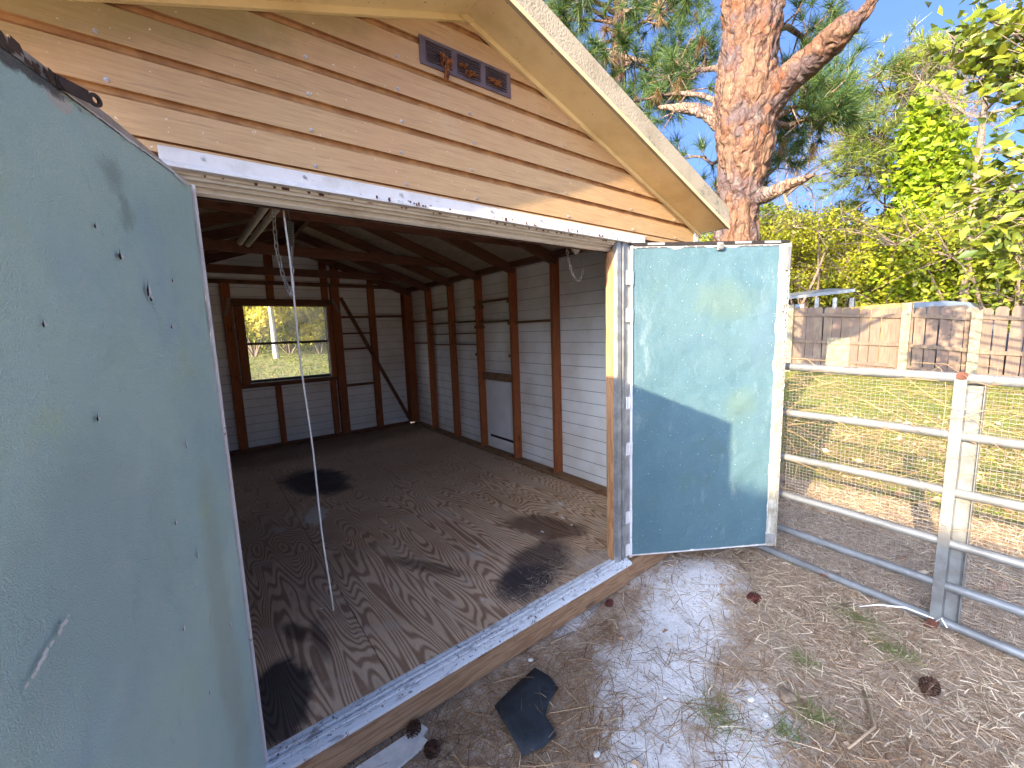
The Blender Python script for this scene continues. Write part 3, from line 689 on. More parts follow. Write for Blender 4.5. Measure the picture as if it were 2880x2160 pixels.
mb = MB(); mb.box((1.872, 0.0065, 0.0), (1.915, 0.085, 1.99)); mb.build('door_post', 'jambwood', shed, bevel=0.002)
pr = [(-0.004, -0.012), (-0.012, -0.012), (-0.012, 0.002), (-0.05, 0.002), (-0.05, 0.04), (-0.004, 0.04)]
mb = MB(); mb.prism(pr, 2, -0.015, 1.86); mb.build('door_jamb', 'flash', shed)
mb = MB(); mb.box((-0.008, 0.0045+0.037, 0.0), (-0.001, 0.06, 1.10)); mb.build('jamb_edge', 'rusty', shed)
mb = MB(); mb.box((-0.05, 0.062, 0.0), (-0.009, 0.10, 1.852)); mb.build('door_post', 'jambwood', shed)

# roof: deck panels, rafters, soffit, fascia, lip
def roofslab(sgn):
    xe = 0.916+sgn*(XR-0.916+0.045)
    return xe
ridge = 0.916
for sgn in (1, -1):
    xe = roofslab(sgn); ze = 2.658-0.343*abs(xe-ridge); n = 4
    ys_ = [0.0] + [1.27, 2.54, 3.81] + [YB+0.02]
    for i in range(4):
        mb = MB(); a, b = ys_[i]+0.002, ys_[i+1]-0.002
        mb.v = [(ridge, a, 2.672+0.02), (xe, a, ze+0.014+0.02), (xe, b, ze+0.014+0.02), (ridge, b, 2.672+0.02), (ridge, a, 2.672+0.034), (xe, a, ze+0.048), (xe, b, ze+0.048), (ridge, b, 2.706)]
        mb.f = [(0, 1, 2, 3), (7, 6, 5, 4), (0, 4, 5, 1), (1, 5, 6, 2), (2, 6, 7, 3), (3, 7, 4, 0)]; mb.mi = [0]*6
        mb.build('roof_deck', 'deck', shed)
    mb = MB(); a, b = -0.19, YB+0.2
    mb.v = [(ridge, a, 2.735), (xe+sgn*0.006, a, ze+0.077), (xe+sgn*0.006, b, ze+0.077), (ridge, b, 2.735), (ridge, a, 2.752), (xe+sgn*0.006, a, ze+0.094), (xe+sgn*0.006, b, ze+0.094), (ridge, b, 2.752)]
    mb.f = [(0, 1, 2, 3), (7, 6, 5, 4), (0, 4, 5, 1), (1, 5, 6, 2), (2, 6, 7, 3), (3, 7, 4, 0)]; mb.mi = [0]*6
    mb.build('roof_covering', 'roofing', shed)
    # rake soffit, fascia and lip, front; simple box closing the eave
    def slopebox(y0, y1, o0, o1, mat, name, x_a=ridge, x_b=xe, mats=None):
        mb = MB(); za, zb = 2.658-0.343*abs(x_a-ridge), 2.658-0.343*abs(x_b-ridge)
        mb.v = [(x_a, y0, za+o0), (x_b, y0, zb+o0), (x_b, y1, zb+o0), (x_a, y1, za+o0), (x_a, y0, za+o1), (x_b, y0, zb+o1), (x_b, y1, zb+o1), (x_a, y1, za+o1)]
        mb.f = [(0, 1, 2, 3), (7, 6, 5, 4), (0, 4, 5, 1), (1, 5, 6, 2), (2, 6, 7, 3), (3, 7, 4, 0)]; mb.mi = [0]*6
        return mb.build(name, mat, shed)
    slopebox(-0.196, -0.030, -0.012, 0.004, 'soffit', 'rake_soffit')
    slopebox(-0.030, -0.0165, -0.034, 0.004, 'soffit', 'rake_lip')
    slopebox(-0.2125, -0.1965, -0.016, 0.104, 'fascia', 'rake_fascia', x_b=xe+sgn*0.005)
    slopebox(-0.2160, -0.2130, -0.020, 0.000, 'soffit', 'rake_drip', x_b=xe+sgn*0.004)
    mb = MB(); mb.box((min(XR*0+ (XR+0.018 if sgn > 0 else XL-0.075), xe), -0.196, ze-0.012), (max((XR+0.075 if sgn > 0 else XL-0.018), xe), YB+0.2, ze+0.11)) if False else mb.box((min(xe-sgn*0.012, xe), -0.196, ze-0.012), (max(xe-sgn*0.012, xe), YB+0.2, ze+0.074))
    mb.build('eave_fascia', 'fascia', shed)
    mb = MB(); xw = (XR+0.018) if sgn > 0 else (XL-0.018)
    mb.box((min(xw, xe-sgn*0.0125), -0.0, ze-0.010), (max(xw, xe-sgn*0.0125), YB, ze-0.004)); mb.build('eave_soffit', 'soffit', shed)
    for y in (0.64, 1.27, 1.90, 2.55, 3.20, 3.85, 4.50):
        mb = MB(); xa_ = xi+0.06 if sgn > 0 else XL+0.06
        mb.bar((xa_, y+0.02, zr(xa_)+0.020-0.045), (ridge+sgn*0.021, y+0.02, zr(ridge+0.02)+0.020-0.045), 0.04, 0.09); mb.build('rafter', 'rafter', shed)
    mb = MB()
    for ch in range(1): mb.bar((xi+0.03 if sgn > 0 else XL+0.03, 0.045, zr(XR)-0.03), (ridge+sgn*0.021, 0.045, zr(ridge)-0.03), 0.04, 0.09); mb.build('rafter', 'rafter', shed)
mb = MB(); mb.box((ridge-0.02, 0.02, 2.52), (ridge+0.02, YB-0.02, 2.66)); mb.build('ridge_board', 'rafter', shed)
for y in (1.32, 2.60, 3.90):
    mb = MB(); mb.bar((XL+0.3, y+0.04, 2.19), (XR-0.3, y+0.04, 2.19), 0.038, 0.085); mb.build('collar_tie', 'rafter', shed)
# ridge cap joint on the front rake
mb = MB(); mb.prism([(ridge-0.03, 2.628), (ridge, 2.618), (ridge+0.03, 2.628), (ridge+0.03, 2.655), (ridge-0.03, 2.655)], 1, -0.034, -0.0305); mb.build('ridge_joint_cap', 'soffit', shed)

# screws in the siding rows
sm = MB(); sm.tube([(0, 0, 0), (0, -0.003, 0)], [0.0055, 0.0055], 8); sm.tube([(0, -0.003, 0), (0, -0.0065, 0)], [0.0035, 0.0025], 6)
s0 = None
def screw(x, y, z, mat='screw'):
    global s0
    if s0 is None: s0 = sm.build('screw', mat, shed, loc=Vector((x, y, z))-wl(shed)); s0.data.transform(Matrix.Translation(wl(s0))); return s0
    o = s0.copy(); COL.objects.link(o); o.parent = shed; o.location = Vector((x, y, z))-wl(shed); return o
for i in range(0, 7):
    zz = 1.962+H*i+0.012
    for x in (-0.62, -0.16, 0.315, 0.62, 0.925, 1.46, 1.98, 2.42):
        if zr(x)-0.05 > zz and not (i in (4, 5) and 0.68 < x < 1.16): screw(x+0.01*math.sin(i*3+x), -0.0165, zz)
for x in (0.02, 0.28, 0.60, 1.00, 1.28, 1.55, 1.80, 2.05): screw(x, -0.0225, 1.931)

# gable vent
vx0, vx1, vz0, vz1 = 0.712, 1.13, 2.411, 2.507
mb = MB(); mb.box((vx0, -0.022, vz0), (vx1, -0.0175, vz1)); ve = mb.build('gable_vent', 'vent', shed)
mb = MB()
for b in range(3):
    a0 = vx0+0.024+b*0.132; a1 = a0+0.108
    for j in range(8):
        zc = vz0+0.016+j*0.0092
        mb.v += [(a0, -0.0222, zc), (a1, -0.0222, zc), (a1, -0.0275, zc+0.0012), (a0, -0.0275, zc+0.0012), (a0, -0.0222, zc+0.0058), (a1, -0.0222, zc+0.0058)]
        o = len(mb.v)-6; mb.f += [(o, o+1, o+2, o+3), (o+3, o+2, o+5, o+4), (o, o+3, o+4), (o+1, o+5, o+2)]; mb.mi += [0]*4
mb.build('louvers', 'vent', ve)
mb = MB()
for b in range(3):
    a0 = vx0+0.026+b*0.132; a1 = a0+0.104
    for j in range(8):
        zc = vz0+0.016+j*0.0092; mb.box((a0+.002, -0.0226, zc-0.0024), (a1-.002, -0.0221, zc-0.0009))
mb.build('louver_slots', 'dark', ve)
for x in (vx0+0.008, (vx0+vx1)/2, vx1-0.008):
    for z_ in (vz0+0.007, vz1-0.007):
        o = s0.copy(); COL.objects.link(o); o.parent = ve; o.location = Vector((x, -0.0222, z_)); o.scale = (0.55, 0.7, 0.55)
# debris nest caught in the vent: a top-level thing (it merely hangs there)
def nest(name, pts, label, cat_, seed):
    rr = random.Random(seed); mb = MB()
    for (x, z0, z1, wd) in pts:
        for k in range(int(34*wd/0.03)):
            xx = x+rr.uniform(-wd/2, wd/2); y = -0.024-rr.random()*0.016; zt = z1-rr.random()*0.012; zb = z0+rr.random()*(z1-z0)*0.6
            mb.tube([(xx, y, zt), (xx+rr.uniform(-.004, .004), y-0.004, (zt+zb)/2), (xx+rr.uniform(-.006, .006), y+0.002, zb)], [0.0022*rr.uniform(.5, 1.4), 0.0026, 0.0012], 4)
    return tag(mb.build(name, 'nest', smooth=False), label, cat_, 'insect nests in the gable vent')
nest('insect_nest', [(0.815, 2.425, 2.462, 0.045), (0.812, 2.365, 2.43, 0.016), (0.795, 2.44, 2.468, 0.02)], 'ragged orange brown nest dangling furthest below the gable vent', 'insect nest', 1)
nest('insect_nest', [(0.885, 2.448, 2.462, 0.03), (0.925, 2.43, 2.444, 0.055), (0.91, 2.418, 2.44, 0.02)], 'orange brown nest crusted across the middle louvers of the vent', 'insect nest', 2)
nest('insect_nest', [(1.035, 2.436, 2.452, 0.06), (1.055, 2.426, 2.446, 0.02)], 'small orange nest on the right louvers of the vent', 'insect nest', 3)

# ------------------------------------------------------------------ doors (parts of the shed)
class DoorFrame:
    """local frame: s along the leaf from the hinge, n away from the viewer side, z up"""
    def __init__(s, hx, hy, az, nsign):
        s.o = Vector((hx, hy, 0)); s.d = Vector((cos(R(az)), sin(R(az)), 0)); s.n = Vector((-s.d.y, s.d.x, 0))*nsign
    def p(s, a, b, z): return s.o + s.d*a + s.n*b + Vector((0, 0, z))
    def box(s, mb, a0, a1, b0, b1, z0, z1, mi=0, dz=None):
        dz = dz or (lambda a: 0)
        v = [s.p(a, b, z+ (dz(a) if top else 0)) for top, z in ((0, z0), (1, z1)) for a, b in ((a0, b0), (a1, b0), (a1, b1), (a0, b1))]
        mb.add(v, [(0, 3, 2, 1), (4, 5, 6, 7), (0, 1, 5, 4), (1, 2, 6, 5), (2, 3, 7, 6), (3, 0, 4, 7)], mi)
# right leaf
DR = DoorFrame(1.953, -0.022, -32.58, 1)
def pr_(a, z): v = DR.p(a, 0, z); return (v.x, z)
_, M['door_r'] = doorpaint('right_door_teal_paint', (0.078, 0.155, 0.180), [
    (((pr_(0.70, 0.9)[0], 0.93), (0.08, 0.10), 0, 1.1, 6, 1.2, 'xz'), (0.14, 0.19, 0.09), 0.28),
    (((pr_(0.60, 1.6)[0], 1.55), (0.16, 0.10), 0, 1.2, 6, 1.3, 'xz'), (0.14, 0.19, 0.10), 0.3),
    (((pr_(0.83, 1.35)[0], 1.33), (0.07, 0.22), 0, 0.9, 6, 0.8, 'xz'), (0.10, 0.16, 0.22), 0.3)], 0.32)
dw = 0.965
mb = MB(); DR.box(mb, 0.014, dw, 0.012, 0.032, -0.004, 1.882); dR = mb.build('door', 'flash', shed)
nS, nZ = 40, 70      # gently dented sheet
def sheet(DF, s0_, s1_, z0, z1, b, dents, wav):
    vs = []
    for i in range(nS+1):
        for j in range(nZ+1):
            a = s0_+(s1_-s0_)*i/nS; zz = z0+(z1-z0)*j/nZ
            e = min(i, nS-i, j, nZ-j)/3.0; e = min(1, e)
            h = wav*(mn.noise(Vector((a*3, zz*2.2, b*50))))*e
            for (da, dz_, dr, dd) in dents: h += dd*math.exp(-(((a-da)/dr)**2+((zz-dz_)/(dr*1.3))**2))
            vs.append(DF.p(a, b+h, zz))
    I_ = lambda i, j: i*(nZ+1)+j
    return vs, [(I_(i, j), I_(i+1, j), I_(i+1, j+1), I_(i, j+1)) for i in range(nS) for j in range(nZ)]
vs, fs = sheet(DR, 0.018, 0.905, 0.012, 1.862, 0.0015, [(0.62, 1.42, .03, .004), (0.3, 1.1, .05, .003)], 0.003)
mb = MB(); mb.add(vs, fs); mb.build('door_skin', 'door_r', dR, smooth=True)
rr = random.Random(5)
def ragged(DF, horiz, lo, hi, base, sgn, amp, b, parent, seed, n=130):
    """irregular strip of bare metal along a sheet edge: continuous outline, uneven width"""
    mb = MB(); vs = []
    for i in range(n+1):
        t = lo+(hi-lo)*i/n; w_ = 0.002+amp*(max(0, mn.noise(Vector((t*9+seed, 1, 0))))*1.2+0.35*max(0, mn.noise(Vector((t*55+seed, 2, 0)))))
        vs += ([DF.p(t, b, base), DF.p(t, b, base+sgn*w_)] if horiz else [DF.p(base, b, t), DF.p(base+sgn*w_, b, t)])
    mb.add(vs, [(2*i, 2*i+2, 2*i+3, 2*i+1) for i in range(n)]); return mb.build('bare_paint_edge', 'flash', parent)
ragged(DR, True, 0.016, 0.905, 0.006, 1, 0.035, -0.0022, dR, 3); ragged(DR, True, 0.016, 0.905, 1.872, -1, 0.035, -0.0022, dR, 31); ragged(DR, False, 0.01, 1.87, 0.905, -1, 0.018, -0.0026, dR, 8)
mb = MB(); DR.box(mb, 0.906, 0.962, -0.007, 0.0035, 0.0, 1.876); DR.box(mb, 0.930, 0.934, -0.011, -0.0072, 0.01, 1.80); DR.box(mb, 0.957, 0.962, -0.018, -0.0072, 0.0, 1.876); mb.build('door_stile', 'stile', dR)
mb = MB(); DR.box(mb, 0.004, 0.016, -0.010, 0.0038, 0.0, 1.876); mb.build('door_stile', 'flash', dR)
mb = MB(); DR.box(mb, 0.0, dw, -0.008, 0.034, 1.8825, 1.8935); DR.box(mb, 0.02, 0.92, -0.011, -0.0082, 1.876, 1.893); mb.build('top_channel', 'frame_dark', dR)
for a in (0.10, 0.62, 0.80):
    mb = MB(); DR.box(mb, a, a+0.10, -0.013, -0.0112, 1.878, 1.891); mb.build('top_clip', 'alu', dR)
mb = MB(); mb.tube([DR.p(0.53, -0.016, 1.868), DR.p(0.53, -0.03, 1.862)], 0.016, 10); DR.box(mb, 0.512, 0.548, -0.0145, -0.0115, 1.845, 1.888); mb.build('latch', 'alu', dR)
mb = MB(); DR.box(mb, 0.936, 0.956, -0.024, -0.0075, 1.72, 1.855); mb.build('spring_box', 'galv', dR)
mb = MB(); DR.box(mb, 0.925, 0.972, -0.026, -0.0075, 1.485, 1.50); DR.box(mb, 0.925, 0.929, -0.026, -0.0075, 1.50, 1.53); mb.build('chain_bracket', 'alu', dR)
mb = MB(); DR.box(mb, 0.895, 0.960, -0.0115, -0.0075, 0.02, 0.085); mb.build('corner_plate', 'alu', dR)
for z in (1.70, 1.49, 0.98, 0.70, 0.27, 0.06):   # hinge leaves between jamb and door
    h = 0.075
    mb = MB(); mb.box((1.912, -0.0335, z-h/2), (1.938, -0.0285, z+h/2)); DR.box(mb, -0.010, 0.016, -0.0135, -0.0105, z-h/2, z+h/2)
    mb.tube([(1.942, -0.034, z-h/2), (1.942, -0.034, z+h/2)], 0.006, 8); mb.build('hinge', 'flash', dR)
# left leaf
DL = DoorFrame(-0.012, -0.020, 248.54, -1)
def sl_(a, z): v = DL.p(a, 0, z); return (v.y, z)
g, M['door_l'] = doorpaint('left_door_teal_paint', (0.53, 0.70, 0.62), [
    (((sl_(0.36, 0)[0], 1.76), (0.03, 0.03), 0.0, 1.4, 26, 1.3, 'yz'), (0.07, 0.09, 0.08), 0.35),
    (((sl_(0.33, 0)[0], 1.69), (0.02, 0.03), 0.0, 1.5, 30, 1.2, 'yz'), (0.07, 0.09, 0.07), 0.35),
    (((sl_(0.475, 0)[0], 1.835), (0.030, 0.018), 0.0, 0.6, 20, 0.3, 'yz'), (0.62, 0.58, 0.52), 0.9),
    (((sl_(0.62, 0)[0], 1.845), (0.16, 0.016), 0.0, 1.1, 25, 0.5, 'yz'), (0.06, 0.05, 0.05), 0.9),
    (((sl_(0.52, 0)[0], 0.99), (0.20, 0.25), 0.0, 1.0, 6, 0.9, 'yz'), (0.38, 0.46, 0.46), 0.35),
    (((sl_(0.15, 0)[0], 0.6), (0.06, 0.5), 0.0, 1.0, 6, 0.9, 'yz'), (0.40, 0.46, 0.36), 0.45)])
mb = MB(); DL.box(mb, 0.0, 0.004, 0.001, 0.012, -0.004, 1.853); DL.box(mb, 0.0, dw, 0.012, 0.032, -0.004, 1.853); dL = mb.build('door', 'flash', shed)
vs, fs = sheet(DL, 0.006, 0.960, 0.0, 1.850, 0.0010, [(0.445, 1.625, .010, .006), (0.385, 1.555, .012, .005), (0.300, 1.545, .010, .007), (0.235, 1.47, .010, .006), (0.19, 1.55, .008, .004), (0.27, 1.03, .012, .006), (0.42, 1.02, .012, .005), (0.15, 1.15, .01, .004)], 0.004)
mb = MB(); mb.add(vs, fs); skin = mb.build('door_skin', 'door_l', dL, smooth=True)
# torn dents: gouges with a raised lip, their shade painted black and highlight pale
for a, z, w_, h_, an in ((0.302, 1.545, .006, .026, .25), (0.298, 1.522, .006, .009, -.5), (0.384, 1.600, .006, .014, .1), (0.225, 1.463, .004, .008, .0), (0.190, 1.575, .004, .008, .2), (0.445, 1.64, .004, .008, .2), (0.255, 0.905, .0025, .020, .3), (0.235, 1.18, .002, .02, .1), (0.13, 0.62, .002, .012, .3), (0.33, 1.02, .003, .010, .2), (0.52, 1.30, .003, .010, .1), (0.36, 0.78, .002, .012, .3), (0.29, 0.55, .002, .010, .2), (0.60, 1.46, .003, .009, .1)):
    mb = MB(); c, s_ = cos(an), sin(an); w_ *= 1.7; h_ *= 1.6
    poly = [(-.5, -.4), (.1, -.5), (.6, -.2), (.15, .1), (.0, .5), (-.15, .1)]
    mb.add([DL.p(a+(u*w_*c-v*h_*s_), -0.0042, z+(u*w_*s_+v*h_*c)) for u, v in poly], [(0, 1, 2, 3, 4, 5)]); mb.build('gouge', 'dark', dL)
    mb = MB(); mb.add([DL.p(a+(u*w_*c-v*h_*s_), -0.0046-0.002*(k_ % 2), z+(u*w_*s_+v*h_*c)) for k_, (u, v) in enumerate([(-.5, -.45), (-.9, -.2), (-.5, .2), (-.1, .55), (-.3, .0)])], [(0, 1, 2, 3, 4)]); mb.build('gouge_lip', 'flash', dL)
# scratch
rr = random.Random(3); mb = MB()
for i in range(26):
    t = i/25; a = 0.655+(0.738-0.655)*t+rr.uniform(-.002, .002); z = 1.017+(0.975-1.017)*t+rr.uniform(-.002, .002); q_ = rr.uniform(.0015, .0045)
    if rr.random() < 0.85: mb.add([DL.p(a-q_, -0.0062, z-q_*.5), DL.p(a+q_*.6, -0.0062, z-q_), DL.p(a+q_, -0.0062, z+q_*.6), DL.p(a-q_*.3, -0.0062, z+q_)], [(0, 1, 2, 3)])
mb.build('scratch', 'whitep', dL)
fh = lambda a: 0.0 if a < 0.02 else min(0.024, 0.05*a+0.008)
mb = MB()
for i in range(24):
    a0_, a1_ = dw*i/24, dw*(i+1)/24
    v = [DL.p(a, b, zz) for (a, t) in ((a0_, 0), (a1_, 1)) for b, zz in ((0.001, 1.853), (0.034, 1.853), (0.034, 1.856+fh(a)), (0.001+0.008, 1.856+fh(a)))]
    mb.add(v, [(0, 1, 2, 3), (7, 6, 5, 4), (0, 4, 5, 1), (1, 5, 6, 2), (2, 6, 7, 3), (3, 7, 4, 0)])
mb.build('top_channel', 'alu', dL)
mb = MB(); rr = random.Random(9)
for i in range(90):
    a = 0.475+rr.random()*0.45; z0_ = 1.853+rr.random()*0.018; s_ = rr.uniform(.002, .007)
    mb.add([DL.p(a-s_*2, 0.0005-0.002*rr.random(), z0_-s_), DL.p(a+s_, 0.0005, z0_-s_*.6), DL.p(a+s_*1.6, 0.0-0.002, z0_+s_), DL.p(a-s_, 0.0-0.001, z0_+s_*.8)], [(0, 1, 2, 3)])
mb.build('tar_residue', 'iron', dL)
ragged(DL, True, 0.01, 0.46, 1.852, -1, 0.020, -0.0046, dL, 12); ragged(DL, False, 0.02, 1.84, 0.0045, 1, 0.010, -0.0040, dL, 5)
# iron eye tab on the top edge
mb = MB()
p0 = DL.p(0.470, -0.004, 1.862); ax = (DL.p(0.398, -0.020, 1.868)-p0); L_ = ax.length; ax.normalize(); upv = Vector((0, 0, 1)); sd_ = ax.cross(upv).normalized()
prev = None; N_ = 14
for k_ in range(N_+1):
    t = k_/N_; half = 0.010*(1-0.25*t) if t < 0.62 else 0.0095
    c = p0+ax*L_*t
    prof = [c+upv*half*1.0, c-upv*half*1.0]
    prev = prof if prev is None else prev
ring = []
mb.bar(p0-ax*0.012, p0+ax*L_*0.62, 0.004, 0.020, (0, 0, 1))
for k_ in range(16):
    t0_, t1_ = 2*pi*k_/16, 2*pi*(k_+1)/16; cc = p0+ax*(L_*0.62+0.012)
    f_ = lambda t, r_: cc+ax*cos(t)*r_*1.2+upv*sin(t)*r_
    for sgn_ in (0.002, -0.002):
        mb.add([f_(t0_, 0.0055)+sd_*sgn_, f_(t1_, 0.0055)+sd_*sgn_, f_(t1_, 0.0115)+sd_*sgn_, f_(t0_, 0.0115)+sd_*sgn_], [(0, 1, 2, 3)])
    mb.add([f_(t0_, 0.0115)+sd_*.002, f_(t1_, 0.0115)+sd_*.002, f_(t1_, 0.0115)-sd_*.002, f_(t0_, 0.0115)-sd_*.002], [(0, 1, 2, 3)])
mb.tube([p0+sd_*0.004, p0-sd_*0.012], 0.010, 8)
mb.build('eye_tab', 'iron', dL)
for z in (1.70, 1.0, 0.3):
    mb = MB(); mb.tube([DL.p(-0.004, 0.030, z-0.04), DL.p(-0.004, 0.030, z+0.04)], 0.007, 8); mb.build('hinge', 'flash', dL)

# ------------------------------------------------------------------ things hanging inside the doorway
def link_mb(mb, c, ax, flip, L=0.026, w_=0.011, r=0.0019):
    ax = ax.normalized(); s_ = ax.orthogonal().normalized()
    if flip: s_ = ax.cross(s_)
    pts = []
    for k_ in range(12):
        t = 2*pi*k_/12; ex = max(-1, min(1, cos(t)*1.5)); pts.append(c+ax*(ex*L/2*0.9+cos(t)*0.1*L/2)+s_*sin(t)*w_/2)
    pts.append(pts[0]); pts.append(pts[1]); mb.tube(pts, r, 5, cap=False)
def chain(parent, pts, step=0.021, name='chain', mat='chain', **kw):
    pts = [Vector(p) for p in pts]; mb = MB(); i = 0
    for a, b in zip(pts, pts[1:]):
        d = b-a; n = max(1, int(round(d.length/step)))
        for k_ in range(n): link_mb(mb, a+d*((k_+.5)/n), d, i % 2, **kw); i += 1
    return mb.build(name, mat, parent)
def spring(parent, a, b, r=0.011, turns=16, wire=0.0016, name='spring'):
    a = Vector(a); b = Vector(b); d = b-a; u = d.orthogonal().normalized(); v = d.normalized().cross(u)
    pts = [a+d*(k_/(turns*10))+(u*cos(2*pi*k_/10)+v*sin(2*pi*k_/10))*r for k_ in range(turns*10+1)]
    mb = MB(); mb.tube(pts, wire, 4); return mb.build(name, 'galv', parent)
c1 = thing('door_check_chain', (0.255, 0.30, 1.92), 'rusty chain with coil spring hanging beside the white cord', 'chain', 'door check chains')
chain(c1, [(0.232, 0.30, 1.915), (0.230, 0.30, 1.76), (0.243, 0.30, 1.66), (0.262, 0.30, 1.590)], 0.026, L=0.033, w_=0.013)
chain(c1, [(0.262, 0.30, 1.590), (0.272, 0.30, 1.615), (0.277, 0.30, 1.70)], 0.026, L=0.033, w_=0.012)
spring(c1, (0.288, 0.30, 1.868), (0.281, 0.30, 1.775), 0.0105, 15)
mb = MB(); mb.tube([(0.282, 0.30, 1.905), (0.287, 0.30, 1.868)], 0.0015, 5); mb.tube([(0.281, 0.299, 1.775), (0.277, 0.299, 1.705)], 0.0028, 6); mb.tube([(0.288, 0.305, 1.775), (0.279, 0.303, 1.705)], 0.002, 6); mb.build('pull_rod', 'galv', c1)
mb = MB(); pts = []
for k_ in range(22):
    t = k_/21; z = 1.853+(0.37-1.853)*t; pts.append((0.232+0.030*t**1.3+0.003*sin(t*14), 0.10+0.003*cos(t*11), z))
mb.tube(pts, 0.0032, 6); tag(mb.build('hanging_cord', 'rope', smooth=True), 'long frayed white cord hanging from the door header', 'cord')
c2 = thing('door_check_chain', (1.80, 0.25, 1.90), 'short pale chain loop with spring under the header by the right post', 'chain', 'door check chains')
chain(c2, [(1.722, 0.25, 1.905), (1.738, 0.25, 1.83), (1.765, 0.25, 1.755), (1.800, 0.25, 1.712), (1.832, 0.25, 1.714), (1.852, 0.25, 1.745), (1.862, 0.25, 1.78)], 0.022, L=0.027, w_=0.012)
spring(c2, (1.880, 0.25, 1.905), (1.863, 0.25, 1.782), 0.008, 20, 0.0014)
mb = MB()
for k_ in range(26):
    rr = random.Random(k_); t = k_/26*2*pi; r_ = 0.026*(0.5+0.5*rr.random())
    mb.tube([(1.80+cos(t)*r_, 0.25+sin(t)*r_*0.7, 1.925), (1.80+cos(t)*r_*1.1, 0.25+sin(t)*r_*0.8, 1.89), (1.803+cos(t)*r_*0.35, 0.25+sin(t)*r_*0.3, 1.862+0.012*rr.random())], [0.004, 0.006, 0.003], 5)
tag(mb.build('rag_bundle', 'rope', smooth=True), 'crumpled pale bundle tucked under the header beside the short chain', 'bundle')
c3 = thing('edge_chain', DR.p(0.945, -0.018, 1.70), 'long galvanised chain hanging down the free edge of the right door', 'chain')
rr = random.Random(8); pts = []
for k_ in range(34):
    t = k_/33; pts.append(DR.p(0.948-0.002*t+0.003*sin(k_*1.7), -0.022, 1.715-1.40*t))
chain(c3, pts, 0.021, name='links', mat='chain', L=0.029, w_=0.014, r=0.0024)
# ceiling channels and lamp holder
mb = MB(); mb.tube([(0.365, 0.35, 2.15), (0.29, 2.25, 2.15)], 0.020, 10); mb.tube([(0.415, 0.35, 2.14), (0.34, 2.25, 2.14)], 0.018, 10)
tag(mb.build('ceiling_pipes', 'cream', smooth=True), 'pair of pale pipes slung under the shed rafters', 'pipe')
mb = MB(); mb.tube([(1.17, 2.08, 2.50), (1.17, 2.08, 2.42), (1.17, 2.08, 2.41)], [0.05, 0.05, 0.035], 14); mb.tube([(1.17, 2.08, 2.41), (1.17, 2.08, 2.37), (1.17, 2.08, 2.345)], [0.022, 0.03, 0.012], 12)
tag(mb.build('lamp_holder', 'whitep', smooth=True), 'small white bare bulb holder under the dark shed ceiling', 'lamp')

# ------------------------------------------------------------------ gate
GO = Vector((2.945, -0.37, 0)); gaz = R(-94.0856); GD = Vector((cos(gaz), sin(gaz), 0)); GN = Vector((-GD.y, GD.x, 0))   # GN points away from the shed (+x)
def G(s_, b, z): return GO+GD*s_+GN*b+Vector((0, 0, z))
gate = thing('metal_gate', G(1.0, 0, -0.17), 'galvanised tube gate with wire mesh and dead vines beside the shed', 'gate')
zlr = [(1.143, 1.118), (0.843, 0.836), (0.545, 0.548), (0.288, 0.276), (0.048, 0.046), (-0.138, -0.158)]
for i, (za, zb) in enumerate(zlr):
    pts = [G(-0.42 + 3.3*k_/11, 0.002*sin(k_*2), za+(zb-za)*min(1.3, (-0.42+3.3*k_/11)/1.0)+0.002*sin(k_*1.9+i)) for k_ in range(12)]
    mb = MB(); mb.tube(pts, 0.0225 if i else 0.0245, 14); mb.build('rail', 'pipe', gate, smooth=True)
for sP in (-0.42, 0.893, 2.85):
    mb = MB(); w1 = 0.044
    def vb(a0, a1, b0, b1, z0, z1): 
        v = [G(a, b, z) for z in (z0, z1) for a, b in ((a0, b0), (a1, b0), (a1, b1), (a0, b1))]
        mb.add(v, [(0, 3, 2, 1), (4, 5, 6, 7), (0, 1, 5, 4), (1, 2, 6, 5), (2, 3, 7, 6), (3, 0, 4, 7)])
    if sP == 0.893:
        vb(sP-0.012, sP+0.030, -0.030, -0.0265, -0.17, 1.118); vb(sP+0.0265, sP+0.030, -0.0262, 0.026, -0.17, 1.118); vb(sP+0.0302, sP+0.088, 0.0235, 0.0265, -0.17, 1.118); vb(sP+0.085, sP+0.088, -0.004, 0.0232, -0.17, 1.118)
        mb.build('gate_upright', 'galv', gate)
        m2_ = MB(); m2_.tube([G(0.905, -0.033, 1.135), G(0.905, -0.020, 1.135)], 0.020, 10); m2_.build('bolt', 'rusty', gate)
        m2_ = MB(); m2_.bar(G(0.872, -0.034, -0.165), G(0.915, -0.034, -0.175), 0.012, 0.055); m2_.build('rusty_foot', 'rusty', gate)
    else:
        mb.tube([G(sP, 0, -0.17), G(sP, 0, 1.14)], 0.0225, 12); mb.build('gate_upright', 'pipe', gate, smooth=True)
# welded wire mesh tied behind the rails
mb = MB(); pit = 0.0195; zt, zb_ = 1.12, -0.15
def wob(s_, z): return 0.030+0.006*sin(s_*3.1+z*4)
s_ = -0.40
while s_ < 2.0:
    mb.tube([G(s_+0.003*sin(z*6), wob(s_, z), z) for z in (zb_, 0.16, 0.48, 0.8, zt)], 0.00065, 3, cap=False); s_ += pit
z = zb_
while z < zt:
    mb.tube([G(a, wob(a, z)+0.001, z+0.004*sin(a*4)) for a in np.linspace(-0.40, 2.0, 9)], 0.00065, 3, cap=False); z += pit
tag(mb.build('wire_mesh', 'mesh', gate), kind='stuff')
